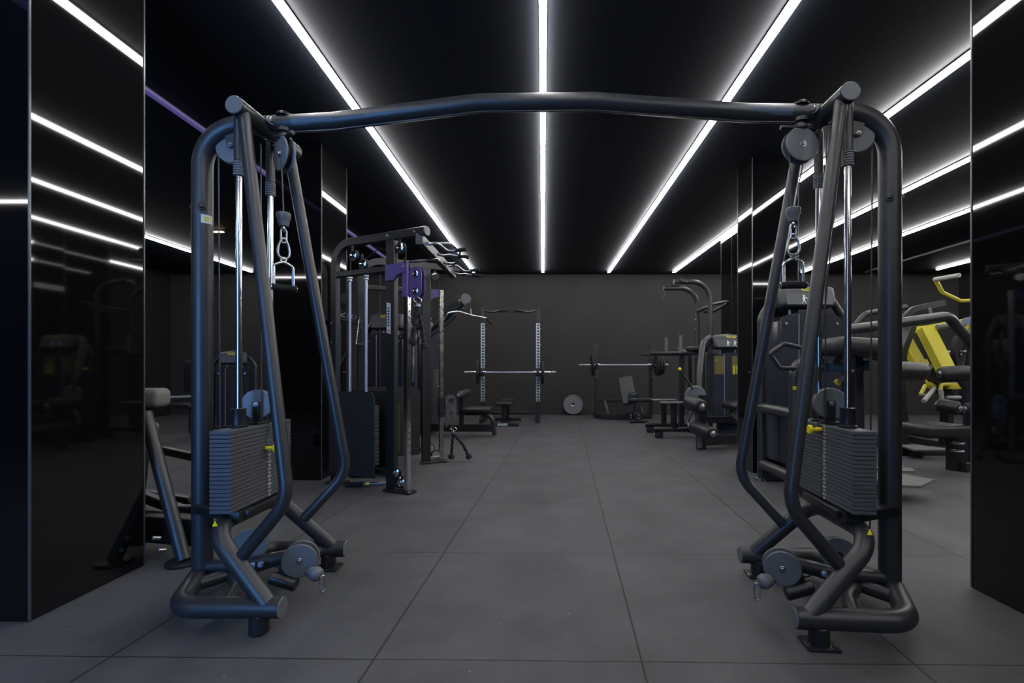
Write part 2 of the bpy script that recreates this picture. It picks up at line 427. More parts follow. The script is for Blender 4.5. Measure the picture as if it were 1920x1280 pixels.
for s in (1, -1):
    fn = side_fn(s)
    def C(name, mb, m, parent=cross, label=None): return P(name, mb.mapped(fn), m, parent, label)
    def CE(name, mb, m, parent=cross, label=None): return PE(name, mb.mapped(fn), m, parent, label)
    z0, pitch, n = (.45, .0179, 20) if s > 0 else (.478, .0171, 20)
    zt0 = z0 + n*pitch
    TZ = 2.225                                                     # height of the top cross tube
    xs = -1.34
    # curved upright post
    post = C('upright_post', MB().tube([(-1.61,2.225,.1),(-1.61,2.225,TZ+.005),(-1.38,2.235,TZ+.005)], .044, .2, 24, n=12), M_paint)
    mb = MB(); bolt(mb, (-1.585,2.185,1.83), (.5,-.8,0), .014, .02); bolt(mb, (-1.652,2.225,1.84), (-1,0,0), .012, .016)
    CE('stop_bolt', mb, M_dark, post)
    if s > 0:
      mb = MB(); r = .0448
      angs = [R(-62 + 5.5*k) for k in range(13)]
      vs = [(-1.61 + r*math.cos(a), 2.225 + r*math.sin(a), z) for a in angs for z in (1.755, 1.795)]
      mb.add(vs, [(2*i, 2*i+2, 2*i+3, 2*i+1) for i in range(12)])
      st = C('instruction_sticker', mb, M_sticker, post, 'small pale sticker')
      mb = MB(); r = .0452; vs = [(-1.61 + r*math.cos(a), 2.225 + r*math.sin(a), z) for a in angs[3:9] for z in (1.764, 1.786)]
      mb.add(vs, [(2*i, 2*i+2, 2*i+3, 2*i+1) for i in range(5)]); C('print', mb, M_yelpnt, st, 'yellow print')
    # top cross tube (front to back) with flat end caps
    ct = C('top_cross_tube', MB().tube([(-1.345,2.05,TZ),(-1.32,2.5,TZ)], .0405, seg=28), M_paint)
    mb = MB(); d = V((-.025,-.45,0)).normalized()
    mb.cyl(V((-1.345,2.05,TZ)), V((-1.345,2.05,TZ))+d*.006, .0395, ch=.003, seg=32)
    mb.cyl(V((-1.32,2.5,TZ)), V((-1.32,2.5,TZ))-d*.006, .0395, ch=.003, seg=32)
    CE('end_cap', mb, M_wheel, ct)
    mb = MB(); bolt(mb, (-1.288,2.22,TZ+.018), (1,-.5,.3), .016, .02); CE('bolt', mb, M_steel, ct)
    # two long bent brace tubes
    for top, knee, foot in (((-1.33,2.09,TZ-.02), (-1.055,1.945,.53), (-1.275,1.97,.275)), ((-1.325,2.455,TZ-.02), (-1.055,2.53,.52), (-1.255,2.475,.29))):
        C('brace_tube', MB().tube([top, knee, foot], .027, .17, 18, n=12), M_paint)
    # arch over the base
    arch = C('arch_frame', MB().tube([(-1.12,1.915,.115),(-1.41,1.995,.40),(-1.385,2.45,.405),(-1.13,2.535,.115)], .036, [.14,.12], 20, n=10), M_paint)
    mb = MB().prism([(-.013,-.008),(.013,-.008),(0,.015)], .001, (-1.386,1.988,.418), (.95,-.2,.1), (-.2,.35,.9))
    C('warning_triangle', mb, M_yellow, arch, 'yellow warning triangle')
    # base tube bent round the post, with round feet
    base = C('base_tube', MB().tube([(-1.065,1.915,.105),(-1.49,1.915,.105),(-1.625,2.225,.105),(-1.49,2.535,.105),(-1.065,2.535,.105)], .0415, [.13,.05,.13], 24, n=10), M_paint)
    mb = MB()
    for y in (1.915, 2.535): mb.cyl((-1.065,y,.105), (-1.059,y,.105), .0405, ch=.003, seg=32)
    CE('end_cap', mb, M_wheel, base)
    for y in (1.915, 2.535):
        ft = C('foot', MB().cyl((-1.155,y,.006), (-1.155,y,.08), .038, ch=.003), M_dark, base)
    mb = MB()
    for y in ((2.535,) if s > 0 else (1.915, 2.535)):
        mb.box((-1.155,y,.006), (.12,.1,.012), bev=.004)
        for dx in (-.045,.045): mb.cyl((-1.155+dx,y-.03,.012), (-1.155+dx,y-.03,.016), .008, ch=.001, seg=12)
    CE('foot_plate', mb, M_dark, base)
    mb = MB().tube([(-1.61,2.225,.14),(-1.40,2.225,.15),(-1.2,2.225,.19)], .032, .1, 18)
    mb.tube([(-1.56,2.12,.105),(-1.36,2.40,.1),(-1.16,2.535,.1)], .03, .2, 16)
    mb.tube([(-1.56,2.33,.105),(-1.36,2.1,.1),(-1.3,1.93,.1)], .028, .2, 16)
    CE('floor_strut', mb, M_paint, base)
    mb = MB(); bolt(mb, (-1.30,2.165,.175), (.4,-1,.3), .01, .014); bolt(mb, (-1.34,2.165,.17), (.4,-1,.3), .01, .014); CE('bolt', mb, M_steel, base)
    # shelf under the stack
    mb = MB(); mb.box((-1.375,2.26,z0-.025), (.11,.3,.035), bev=.006); mb.bar([(-1.61,2.2,z0-.025),(-1.40,2.1,z0-.025)], .045, .05); mb.box((-1.375,2.12,z0-.03),(.07,.09,.05),bev=.005); mb.box((-1.375,2.42,z0-.03),(.07,.09,.05),bev=.005)
    C('stack_shelf', mb, M_dark)
    # guide rods: sleeve above, rubber bumper, chrome rod
    for y in (2.146, 2.394):
        rod = C('guide_rod', MB().cyl((-1.387,y,.80), (-1.387,y,2.2), .0135, ch=.001), M_chrome)
        C('rod_sleeve', MB().cyl((-1.387,y,2.02), (-1.387,y,TZ), .0205, ch=.001), M_paint, rod)
        prof = [(.018,0)]
        for k in range(6): prof += [(.023,.002+.011*k),(.023,.009+.011*k),(.0195,.010+.011*k)]
        C('rubber_bumper', MB().lathe(prof, (-1.387,y,1.953), (0,0,1)), M_wheel, rod, 'ribbed rubber bumper')
        mb = MB().lathe([(.036,0),(.037,.008),(.031,.012),(.029,.075),(.031,.08),(.031,.085)], (-1.387,y,zt0+.001), (0,0,1))
        C('rod_collar', mb, M_dark, rod)
    # weight stack
    mb = MB().box((-1.387,2.26,zt0-.003), (.088,.474,.006), bev=.001)
    stack = C('weight_stack', mb, M_plate)
    for k in range(n):
        C('weight_plate', MB().box((-1.387,2.26,z0+pitch*(k+.5)), (.094,.48,pitch-.0022), bev=.0016, seg=1), M_plate, stack)
    yp = 2.275
    mbh = MB(); mbn = MB()
    for k in range(n):
        z = z0 + pitch*(k+.5)
        mbh.cyl((-1.3405,yp,z), (-1.3395,yp,z), .0045, ch=.0002, seg=12)
    C('pin_holes', mbh, M_hole, stack)
    for k in range(n):
        z = z0 + pitch*(n-k-.5)
        val = 2.5*(k+1)
        o = fn(V((-1.3392, yp + .03*s, z)))
        rt = (_Mc.to_3x3() @ V((0, s, 0)))
        mbn.text(('%g' % val), .0155, o, rt, (0,0,1), .0004)
    P('plate_numbers', mbn, M_white, stack, 'white printed weights')
    zp = z0 + pitch*(n - (6.5 if s > 0 else 1.5))
    mb = MB().lathe([(.006,-.02),(.010,.0),(.011,.02),(.008,.026),(.009,.036),(.021,.04),(.022,.05),(.018,.055)], (-1.338,yp,zp), (1,0,0))
    C('selector_pin', mb, M_yellow, stack, 'yellow selector pin')
    C('pin_lanyard', MB().tube([(-1.335,yp+.015,zt0+.004),(-1.33,yp+.02,zt0-.008),(-1.325,yp+.01,(zp+.81)/2),(-1.318,yp,zp)], .004, .02, 8), M_cable, stack)
    # pulley riding on the stack
    pw = MB(); a = V((.16,-1,0)); o = V((-1.375,2.27,zt0+.097)); pulley_wheel(pw, o, a, .07, .034)
    pl = C('stack_pulley', pw, M_wheel)
    an = a.normalized()
    C('fork', MB().bar([o+an*.023-V((0,0,.1)), o+an*.023+V((0,0,.012))], .006, .034, up=an, ch=.002).bar([o-an*.023-V((0,0,.1)), o-an*.023+V((0,0,.012))], .006, .034, up=an, ch=.002).box(o-V((0,0,.09)), (.06,.075,.014), bev=.003), M_dark, pl)
    mb = MB(); bolt(mb, o+an*.026, an, .009, .01); CE('bolt', mb, M_steel, pl)
    # pulley under the curved post, on a tapered bracket
    pw = MB(); o = V((-1.475,2.235,2.115)); a = V((.12,-1,0)); an = a.normalized(); pulley_wheel(pw, o, a, .068, .03)
    pl = C('post_pulley', pw, M_wheel)
    mb = MB()
    for sg in (1,-1):
        mb.prism([(-.037,.10),(.037,.10),(.018,-.012),(.008,-.02),(-.008,-.02),(-.018,-.012)], .004, o+an*(.02*sg)+V((.004,0,.02)), (1,.12,0), (0,0,1))
    C('bracket', mb, M_paint, pl)
    mb = MB(); bolt(mb, o+an*.026+V((.004,0,.012)), an, .008, .01); CE('bolt', mb, M_steel, pl)
    # swivelling pulley hung from the beam
    hx, hy = -1.235, 2.245
    a = V((-.64,-.77,0)) if s > 0 else V((-.10,-1,.04)); an = a.normalized()
    if s < 0:
        an = (_Mc.to_3x3() @ V((.16,-1,.05))).normalized(); q = _Ic.to_3x3() @ an; q.x = -q.x; an = _Mc.to_3x3() @ q
    o = V((hx+.012,hy-.02,2.085))
    pw = MB(); pulley_wheel(pw, o, an, .062, .016)
    pl = C('swivel_pulley', pw, M_dark)
    mb = MB()
    for sg in (1,-1): mb.cyl(o+an*(.012*sg), o+an*(.021*sg), .079, ch=.004, seg=40)
    CE('pulley_cover', mb, M_wheel, pl)
    mb = MB(); bolt(mb, o+an*.021, an, .012, .008); mb.cyl(V((hx,hy,2.165)), V((hx,hy,2.2)), .013, seg=16)
    cr = an.cross(V((0,0,1)))
    mb.cyl(o+V((0,0,.075))+cr*.075, o+V((0,0,.075))+cr*.105, .011, ch=.002, seg=12)
    CE('bolt', mb, M_steel, pl)
    mb = MB().box(o+V((0,0,.082)), (.05,.05,.02), bev=.005); mb.cyl(o+V((0,0,.078))-cr*.095, o+V((0,0,.078))+cr*.095, .011, ch=.003)
    mb.lathe([(.03,0),(.033,.006),(.033,.012),(.024,.016),(.024,.03),(.037,.034),(.037,.05),(.03,.054)], (hx,hy,2.166), (0,0,1)); mb.lathe([(.036,0),(.036,.006),(.03,.014)], (hx,hy,2.278), (0,0,1))
    CE('swivel_mount', mb, M_dark, pl)
    # low pulley near the floor
    o = V((-1.135,2.205,.185)); a = V((.28,-1,0)); an = a.normalized()
    pw = MB(); pulley_wheel(pw, o, an, .06, .03)
    pl = C('low_pulley', pw, M_dark)
    mb = MB()
    for sg in (1,-1): mb.cyl(o+an*(.022*sg), o+an*(.032*sg), .078, ch=.004, seg=40)
    CE('pulley_cover', mb, M_wheel, pl)
    mb = MB(); bolt(mb, o+an*.032, an, .011, .007)
    bolt(mb, o+V((.062,-.03,-.058)), an, .009, .03); CE('bolt', mb, M_steel, pl)
    mb = MB().cyl(o+V((-.115,-.04,-.07)), o+V((.0,-.04,-.105)), .029, ch=.004); mb.box(o+V((-.06,-.02,-.05)), (.05,.04,.06), bev=.006)
    C('counterweight', mb, M_dark, pl)
    # hidden-side pulley under the stack
    o = V((-1.43,2.30,.215)); pw = MB(); pulley_wheel(pw, o, (.3,-1,0), .078, .035)
    pl = C('base_pulley', pw, M_wheel)
    mb = MB(); bolt(mb, o+V((.3,-1,0)).normalized()*.018, (.3,-1,0)); CE('bolt', mb, M_dark, pl)
    # cables
    cw = .0032
    C('cable', MB().tube([(-1.542,2.235,2.115),(-1.54,2.25,.25)], cw, seg=8), M_cable)
    CE('cable', MB().tube([(-1.41,2.235,2.12),(-1.312,2.27,.91)], cw, seg=8).tube([(-1.345,2.25,zt0+.012),(-1.35,2.25,2.15)], cw, seg=8), M_cable)
    C('cable', MB().tube([(-1.46,2.235,2.182),(-1.36,2.24,2.19),(-1.27,2.245,2.15)], cw, .1, 8), M_cable)
    drop = 1.785
    hang = V((hx+.025,hy-.05,0)) if s > 0 else V((hx+.045,hy-.03,0))
    if s > 0: cb = MB().tube([hang+V((-.012,0,2.08)), hang+V((0,0,drop))], cw, seg=8); cb2 = []
    else: cb = MB().tube([hang+V((.018,0,2.10)), hang+V((.01,0,drop+.02))], cw, seg=8); cb2 = [MB().tube([hang+V((-.045,0,2.02)), hang+V((-.005,0,drop+.02))], cw, seg=8), MB().tube([hang+V((-.11,0,2.10)), hang+V((-.11,.03,1.15))], cw, seg=8)]
    for q in cb2: C('cable', q, M_cable)
    cab = C('cable', cb, M_cable)
    mb = MB().lathe([(.012,-.005),(.02,0),(.023,.012),(.027,.032),(.030,.036),(.031,.058),(.027,.062)], hang+V((0,0,drop-.045)), (0,0,1))
    C('ball_stop', mb, M_wheel, cab)
    mb = MB().ring(hang+V((0,0,drop-.056)), (1,.5,0), .013, .005)
    C('swivel_eye', mb, M_chrome, cab)
    st = V((-1.045,2.16,.135))
    cab = C('cable', MB().tube([(-1.135,2.2,.125),(-1.08,2.17,.13),st], cw, .1, 8), M_cable)
    C('cable', MB().tube([(-1.40,2.28,.15),(-1.2,2.22,.12)], cw, seg=8), M_cable)
    C('ball_stop', MB().lathe([(.015,-.03),(.026,-.025),(.033,0),(.03,.018),(.02,.028),(.013,.032)], st, (1,-.45,-.1)), M_wheel, cab)
    # --- hung on the cables: handle and low carabiner are things of their own
    def T(pt): return fn(V(pt))
    loc = T(hang + V((0,0,drop-.42)))
    h = thing('cable_stirrup', 'chrome stirrup handle with black grip hanging from the %s crossover tower' % ('left' if s > 0 else 'right'), 'cable handle', loc, 0, 'stirrup handles of the crossover')
    top = T(hang) ; top.z = drop - .0622
    yaw = V((1,-.12,0)) if s < 0 else V((.62,.72,0))
    yaw.normalize(); nrm = yaw.cross(V((0,0,1)))
    def L(a, z, b=0): return top + yaw*a + nrm*b + V((0,0,z))
    P('link', MB().sweep([L(.012,-.005),L(.012,-.05),L(.006,-.06),L(-.006,-.06),L(-.012,-.05),L(-.012,-.005),L(-.006,.004),L(.006,.004)], [(.0045*math.cos(k*.785),.0045*math.sin(k*.785)) for k in range(8)], closed=True), M_steel, h)
    cpts = [L(.010,-.045,.0),L(.022,-.075),L(.026,-.105),L(.022,-.125),L(0,-.138),L(-.022,-.125),L(-.026,-.105),L(-.022,-.075),L(-.010,-.045)]
    P('carabiner', MB().tube(cpts+[L(0,-.038),cpts[0]], .0055, .012, 10), M_steel, h)
    w, zt, zb = .042, -.157, -.27
    P('stirrup', MB().tube([L(-w,zb),L(-w,zt-.01),L(0,-.149),L(w,zt-.01),L(w,zb)], .0062, .02, 12).ring(L(0,-.140), nrm, .011, .004), M_chrome, h)
    g = P('grip', MB().cyl(L(-w-.012,zb), L(w+.012,zb), .016, ch=.003), M_grip, h)
    P('end_cap', MB().cyl(L(-w-.016,zb), L(-w-.0122,zb), .0145, ch=.001).cyl(L(w+.0122,zb), L(w+.016,zb), .0145, ch=.001), M_chrome, g)
    c0 = T(st + V((.042,-.02,-.005)))
    cbn = thing('carabiner', 'steel snap hook hanging by the low pulley of the %s crossover tower' % ('left' if s > 0 else 'right'), 'snap hook', c0 - V((0,0,.09)), 0, 'snap hooks on the low pulleys')
    q = V((.6,.8,0)) if s > 0 else V((1,-.3,0)); q.normalize()
    def K(a, z): return c0 + q*a + V((0,0,z))
    P('hook', MB().tube([K(.008,.0),K(.013,-.02),K(.012,-.06),K(.0,-.075),K(-.010,-.06),K(-.012,-.025)], .0042, .012, 10), M_chrome, cbn)
    P('gate', MB().tube([K(-.012,-.025),K(-.010,.0),K(0,.006),K(.008,.0)], .0036, .008, 8), M_steel, cbn)

# overhead beam, arched in the middle
bz = 2.25
pts = [(-1.31,0,2.245),(-.97,0,2.255),(-.27,0,2.328),(.27,0,2.322),(.97,0,2.255),(1.31,0,2.245)]
beam = MB().tube([_Mc @ V((x+0,.06,z)) for x,y,z in pts], .041, .5, 28, n=8)
ob = P('overhead_beam', beam, M_paint, cross)
mb = MB().tube([_Mc @ V((x,.035,z-.052)) for x,y,z in pts], .0028, .6, 8, n=6)
P('cable', mb, M_cable, cross)
for s in (1,-1):
    mb = MB(); angs = [R(-8+6*k) for k in range(9)]; r = .0418
    N = 8; vs = []
    for i in range(N+1):
        x = -1.16 + .20*i/N; zc = 2.2495 + .0012*i
        for a in angs: vs.append(_Mc @ V((s*x, .06 - r*math.cos(a), zc - r*math.sin(a))))
    m = len(angs)
    mb.add(vs, [(i*m+k, i*m+k+1, (i+1)*m+k+1, (i+1)*m+k) for i in range(N) for k in range(m-1)])
    P('badge', mb, M_logo, ob, 'blue-grey badge on the beam')
# ------------------------------------------------------------------ reusable gym pieces
def frame(o, yaw):
    """local x right, y away from the viewer of the front, z up, turned by yaw about z"""
    M = Matrix.Translation(V(o)) @ Matrix.Rotation(yaw, 4, 'Z')
    return lambda x, y, z: M @ V((x, y, z))
def rot(yaw): return Matrix.Rotation(yaw, 3, 'Z')
def plate_disc(r=.225, w=.04, hole=.026):
    return [(hole,-w*.35),(r*.28,-w*.5),(r*.3,-w*.32),(r*.82,-w*.32),(r*.86,-w*.5),(r*.98,-w*.5),(r,-w*.4),(r,w*.4),(r*.98,w*.5),(r*.86,w*.5),(r*.82,w*.32),(r*.3,w*.32),(r*.28,w*.5),(hole,w*.35)]
def weight_tower(t, o, yaw, w, h, depth=.34, nplates=14, figures=True, cover=None, shroud_z=(.12,None)):
    """selectorised weight tower of a machine: bent tube frame, console head, rods, smoked cover, plates"""
    f = frame(o, yaw); Q = rot(yaw); hw = w/2; r = .036
    P('tower_frame', MB().tube([f(-hw,0,0),f(-hw,0,h*.84),f(-hw*.62,0,h*.965),f(0,0,h*.985),f(hw*.62,0,h*.965),f(hw,0,h*.84),f(hw,0,0)], r, .16, 16, n=8), M_paint, t)
    hd = P('console', MB().box(f(0,-.03,h-.115), (w*.66,.17,.20), Q @ Matrix.Rotation(R(-8),3,'X'), .045, 4), M_console, t)
    nrm = Q @ V((0,-1,0)); rt = Q @ V((1,0,0)); up = (Matrix.Rotation(R(-8),3,Q@V((1,0,0))) @ V((0,0,1)))
    n2 = rt.cross(up)
    fc = f(0,-.03,h-.115) + n2*.0856
    pw = w*.27; P('display_panel', MB().prism([(-pw,-.085),(pw,-.085),(pw*1.05,.02),(-pw*1.05,.02)], .003, fc, rt, up), M_panel, hd)
    b = P('badge', MB().prism([(-.075,.068),(-.062,.045),(.062,.045),(.075,.068),(.07,.078),(-.07,.078)], .004, fc, rt, up), M_yelpnt, hd, 'yellow brand badge')
    P('lettering', MB().text('TECHNOGYM', .02, fc+up*.061+n2*.0055, rt, up, .0008), M_black, hd, 'dark lettering on the badge')
    if figures:
        for dx in (-.055,.045):
            q = fc + rt*dx + n2*.0045; m = MB()
            m.lathe([(.009,0),(.009,.001)], q+up*(-.002), n2, 12)
            m.prism([(-.012,-.012),(.012,-.012),(.009,-.05),(-.009,-.05)], .001, q, rt, up)
            m.prism([(.012,-.012),(.036,-.026),(.034,-.031),(.01,-.02)], .001, q, rt, up)
            m.prism([(-.009,-.05),(-.003,-.05),(-.016,-.078),(-.022,-.078)], .001, q, rt, up); m.prism([(.003,-.05),(.009,-.05),(.022,-.078),(.016,-.078)], .001, q, rt, up)
            P('pictogram', m, M_white, hd, 'pale exercise pictogram')
    for dx in (-.11,.11):
        P('guide_rod', MB().cyl(f(dx,.02,.1), f(dx,.02,h-.2), .012), M_rod, t)
    zt = shroud_z[1] or h-.26; zb = shroud_z[0]; sw = hw*.72
    arc = [(sw*math.cos(R(a))*1.0, zt-.07+.07*math.sin(R(a))) for a in range(0,181,15)]
    cv = P('front_cover', MB().prism([(-sw,zb),(sw,zb)]+arc, .006, f(0,-depth*.42,0), Q@V((1,0,0)), (0,0,1)), cover or M_shroud, t, 'smoked front cover')
    P('slot', MB().prism([(-.028,zb+.02),(.028,zb+.02),(.028,zt-.2),(.014,zt-.178),(-.014,zt-.178),(-.028,zt-.2)], .003, f(0,-depth*.42-.0065,0), Q@V((1,0,0)), (0,0,1)), M_hole, cv, 'dark selector slot')
    P('edge_rib', MB().bar([f(-sw*.42,-depth*.42-.009,zb),f(-sw*.42,-depth*.42-.009,zt-.02)], .006, .012), M_rod, cv, 'bright vertical rib')
    for dx in (-1,1):
        P('fastener', MB().cyl(f(dx*sw*.84,-depth*.42-.005,zt-.11), f(dx*sw*.84,-depth*.42-.018,zt-.11), .012), M_steel, cv)
    sd = P('back_cover', MB().prism([(-sw,zb),(sw,zb)]+arc, .006, f(0,depth*.42,0), Q@V((1,0,0)), (0,0,1)), M_dark, t)
    for dx in (-1,1):
        P('side_cover', MB().box(f(dx*(sw-.004),0,(zb+zt-.08)/2), (.006,depth*.82,zt-.08-zb), Q, .002), M_shroud, t)
    P('base_beam', MB().bar([f(-hw,0,.05),f(hw,0,.05)], .08, .07), M_dark, t)
    for k in range(nplates):
        P('weight_plate', MB().box(f(0,.02,.13+.026*(k+.5)), (.3,.1,.023), Q, .002, 1), M_plate, t)
    return f
def roller(t, p0, p1, r, m=None, hub=True, name='roller_pad'):
    p0 = V(p0); p1 = V(p1); d = p1-p0; L = d.length
    prof = [(r*.55,0),(r*.8,L*.015),(r*.95,L*.06),(r,L*.14),(r,L*.86),(r*.95,L*.94),(r*.8,L*.985),(r*.55,L)]
    o = P(name, MB().lathe(prof, p0, d, 24), m or M_vinyl, t)
    if hub:
        n = d.normalized()
        PE('hub', MB().lathe([(r*.5,0),(r*.5,.012),(r*.3,.02),(r*.18,.03),(r*.1,.032)], p1-n*.004, n, 20).lathe([(r*.5,0),(r*.5,.012),(r*.3,.02),(r*.1,.022)], p0+n*.004, -n, 20), M_steel, o, 'steel hub cap')
    return o
def sum_marks(o, across, along, n):
    """a worn vertical line of print, too small to read"""
    mb = MB(); across = V(across); along = V(along); o = V(o); z = -.075
    for k, (h, w) in enumerate(((.016,.02),(.012,.024),(.018,.018),(.012,.024),(.016,.02),(.014,.024),(.016,.018))):
        c = o + along*(z+h/2); z += h + .010
        mb.prism([(-w/2,-h/2),(w/2,-h/2),(w/2,h/2),(-w/2,h/2)], .0006, c, across, along)
    return mb
def pad(t, name, c, s, M=None, bev=.03, m=None):
    return P(name, MB().box(c, s, M, bev, 4), m or M_vinyl, t)
# ------------------------------------------------------------------ dual-column rope trainer, left of the aisle
t = thing('cable_trainer', 'black twin-column cable trainer with violet-tinted frame and pull-up grips, left of the aisle', 'gym machine', (-1.5,4.73,0))
YM = 4.73
for s in (1, -1):
    def m(p): return V((p[0], YM - s*(YM - p[1]), p[2]))
    def C(n, mb, mt, par=t, lb=None): return P(n, mb.mapped(m), mt, par, lb)
    def CE(n, mb, mt, par=t, lb=None): return PE(n, mb.mapped(m), mt, par, lb)
    Rr = V((-1.95,4.42,0)); F = V((-1.325,4.13,0)); Cc = V((-1.17,4.055,0)); E = V((-.985,3.97,0))
    d = (F-Rr).normalized(); nn = V((-d.y, d.x, 0)); nf = -nn if nn.y > 0 else nn     # nf faces the aisle side
    def up(p, z): return V((p.x, p.y, z))
    fr = C('bent_frame', MB().bar([up(Rr,.01),up(Rr,2.235),up(E,2.235)], .075, .055, up=d, bend=.2), M_dark)
    C('end_cap', MB().bar([up(E,2.235), up(E,2.235)+d*.012], .073, .075, up=(0,0,1), ch=.02), M_wheel, fr)
    mb = MB()
    for z in (1.32,1.5,.42,.3): bolt(mb, up(Rr,z)+nf*.028-d*.02, nf, .008, .01)
    for q in (.62,.9): bolt(mb, up(Rr,2.235)+d*(q*(E-Rr).length)+nf*.028, nf, .009, .012)
    CE('bolt', mb, M_steel, fr)
    C('front_post', MB().bar([up(F,.01),up(F,2.2)], .1, .055, up=d), M_dark)
    C('mid_beam', MB().bar([up(Rr,1.95)+d*.03,up(F,1.95)-d*.05], .05, .05), M_dark)
    C('low_beam', MB().bar([up(Rr,.16)+d*.03,up(F,.16)-d*.05], .06, .05), M_dark)
    C('foot_plate', MB().bar([up(F,.012)-d*.06, up(Cc,.012)+d*.06], .02, .1), M_dark)
    C('foot_plate', MB().bar([up(Rr,.012)-d*.07, up(Rr,.012)+d*.12], .02, .12).prism([(-.03,0),(.09,0),(.09,.06),(.0,.13),(-.03,.13)], .05, up(Rr,.02)-nf*.025, d, (0,0,1)), M_dark)
    col = C('chrome_column', MB().bar([up(Cc,.03),up(Cc,1.97)], .05, .05, up=d, ch=.008), M_chrome if s > 0 else M_column)
    mb = MB()
    for k in range(26): mb.cyl(up(Cc,.35+.058*k)+d*.0252, up(Cc,.35+.058*k)+d*.0262, .008, ch=.0003, seg=12); 
    C('pin_holes', mb, M_hole, col)['kind'] = 'stuff'
    br = C('top_bracket', MB().prism([(-.04,0),(-.04,-.14),(.05,-.14),(.10,-.09),(.2,-.075),(.2,0)], .03, up(F,1.98)+nf*.012, d, (0,0,1)), M_purple)
    mb = MB(); bolt(mb, up(F,1.945)+d*.165+nf*.045, nf, .01, .012); C('bolt', mb, M_steel, br)
    for q in ((.27,.56) if s > 0 else ()):
        p = Rr.lerp(F, q)
        g = C('guide_rod', MB().cyl(up(p,.12), up(p,1.92), .0125), M_rod)
        C('rod_stop', MB().lathe([(.016,0),(.022,.004),(.022,.02),(.017,.024),(.026,.03),(.026,.042)], up(p,1.875), (0,0,1)), M_steel, g)
    p = Rr.lerp(F, .45); L = (F-Rr).length
    sh = MB().prism([(-L*.37,.125),(L*.42,.125),(L*.42,.82),(L*.37,.87),(-L*.33,.87),(-L*.37,.84)], .012, up(p,0)+nf*.11, d if s else d, (0,0,1))
    C('stack_cover', sh, M_hole)
    C('stack_cover', MB().prism([(-L*.37,.125),(L*.42,.125),(L*.42,.82),(L*.37,.87),(-L*.33,.87),(-L*.37,.84)], .012, up(p,0)-nf*.12, d, (0,0,1)), M_hole)
    for k in range(16): C('weight_plate', MB().box(up(p,.215+.034*k), (.34,.13,.031), Matrix.Rotation(math.atan2(d.y,d.x),3,'Z'), .003, 1), M_plate)
    if s < 0:
        for k in range(18):
            C('plate_number', MB().box(up(p,.17+.03*k)-nf*.1225+d*.05, (.05,.003,.013), Matrix.Rotation(math.atan2(d.y,d.x),3,'Z'), 0), M_gold, t, 'yellow plate number')
        kn = C('selector_knob', MB().lathe([(.01,0),(.03,.012),(.032,.03),(.02,.045)], up(p,.55)-nf*.12+d*.0, -nf), M_chrome)
        C('ball_stop', MB().lathe([(.012,-.04),(.034,-.03),(.04,0),(.034,.03),(.012,.04)], up(p,.72)-nf*.19+d*.0, (0,0,1)), M_chrome)
        C('cable', MB().tube([up(p,1.9)-nf*.19, up(p,.6)-nf*.19], .004, seg=8), M_cable)
    # pulley wheels under the frame
    for q, z in ((.24,2.11),(.80,2.12),(.86,1.02*1.9),(.36,2.02)) if s > 0 else ((.3,2.11),(.8,2.12)):
        o = up(Rr.lerp(E, q*.93), z); pw = MB(); pulley_wheel(pw, o, nf, .052, .024)
        pl = C('pulley', pw, M_dark)
        C('hub', MB().lathe([(.042,-.014),(.042,.016),(.03,.026),(.012,.03)], o, nf, 24), M_chrome, pl, 'shiny hub')
        C('bracket', MB().bar([o+nf*.018, o+nf*.018+V((0,0,.09))], .005, .03, up=nf), M_dark, pl)
    o = up(Rr.lerp(E,.745), 2.12)
    for sg in (-1,1): C('cable', MB().tube([o+d*.052*sg, up(o,1.86)+d*(.052*sg)], .0035, seg=8), M_cable)
    C('cable', MB().tube([up(Rr.lerp(E,.36),2.07), up(Rr.lerp(E,.5),2.14), up(Rr.lerp(E,.62),2.12)], .004, .1, 8), M_cable)
    o = up(Rr.lerp(E,.24), 2.1); C('cable', MB().tube([o-d*.06, up(o,.85)-d*.06], .0035, seg=8), M_cable)
    # sliding pulley carriage: high on the near column, low on the far one
    zc = 1.79 if s > 0 else .62
    cg = C('carriage', MB().bar([up(Cc,zc-.1),up(Cc,zc+.12)], .068, .068, up=d, ch=.01), M_purple if s > 0 else M_dark)
    q = up(Cc,zc)+d*.11+nf*.0
    for sg in (-1,1):
        poly = [(.065*math.cos(R(a)), .065*math.sin(R(a))+.085) for a in range(0,181,20)] + [(.065*math.cos(R(a)), .065*math.sin(R(a))-.06) for a in range(180,361,20)]
        C('cheek_plate', MB().prism(poly, .005, q+nf*(.022*sg), d, (0,0,1)), M_purple if s > 0 else M_steel, cg)
    for dz in (.085,-.06):
        pw = MB(); pulley_wheel(pw, q+V((0,0,dz)), nf, .05, .022); w2 = C('pulley', pw, M_dark, cg)
        C('hub', MB().lathe([(.03,-.03),(.03,.03),(.02,.036),(.006,.038)], q+V((0,0,dz)), nf, 20), M_chrome, cg)
    C('adjust_handle', MB().tube([up(Cc,zc+.2)+d*.02, up(Cc,zc+.2)+d*.02+V((.28,-.1*s*s,0))], .011, seg=12) if s > 0 else MB().tube([up(Cc,zc-.04)+d*.03,up(Cc,zc-.04)+d*.06,up(Cc,zc-.22)+d*.06], .011, .03, 12), M_steel, cg)
    # low redirect pulleys between post and column
    for dx, z in ((.04,.17),(.1,.09)):
        o = up(F,z)+d*dx*1.1; pw = MB(); pulley_wheel(pw, o, nf, .055, .026); pl = C('pulley', pw, M_dark)
        C('hub', MB().lathe([(.044,-.016),(.046,.015),(.034,.022),(.03,.016),(.018,.018),(.012,.03),(.004,.032)], o, nf, 24), M_chrome, pl, 'shiny hub')
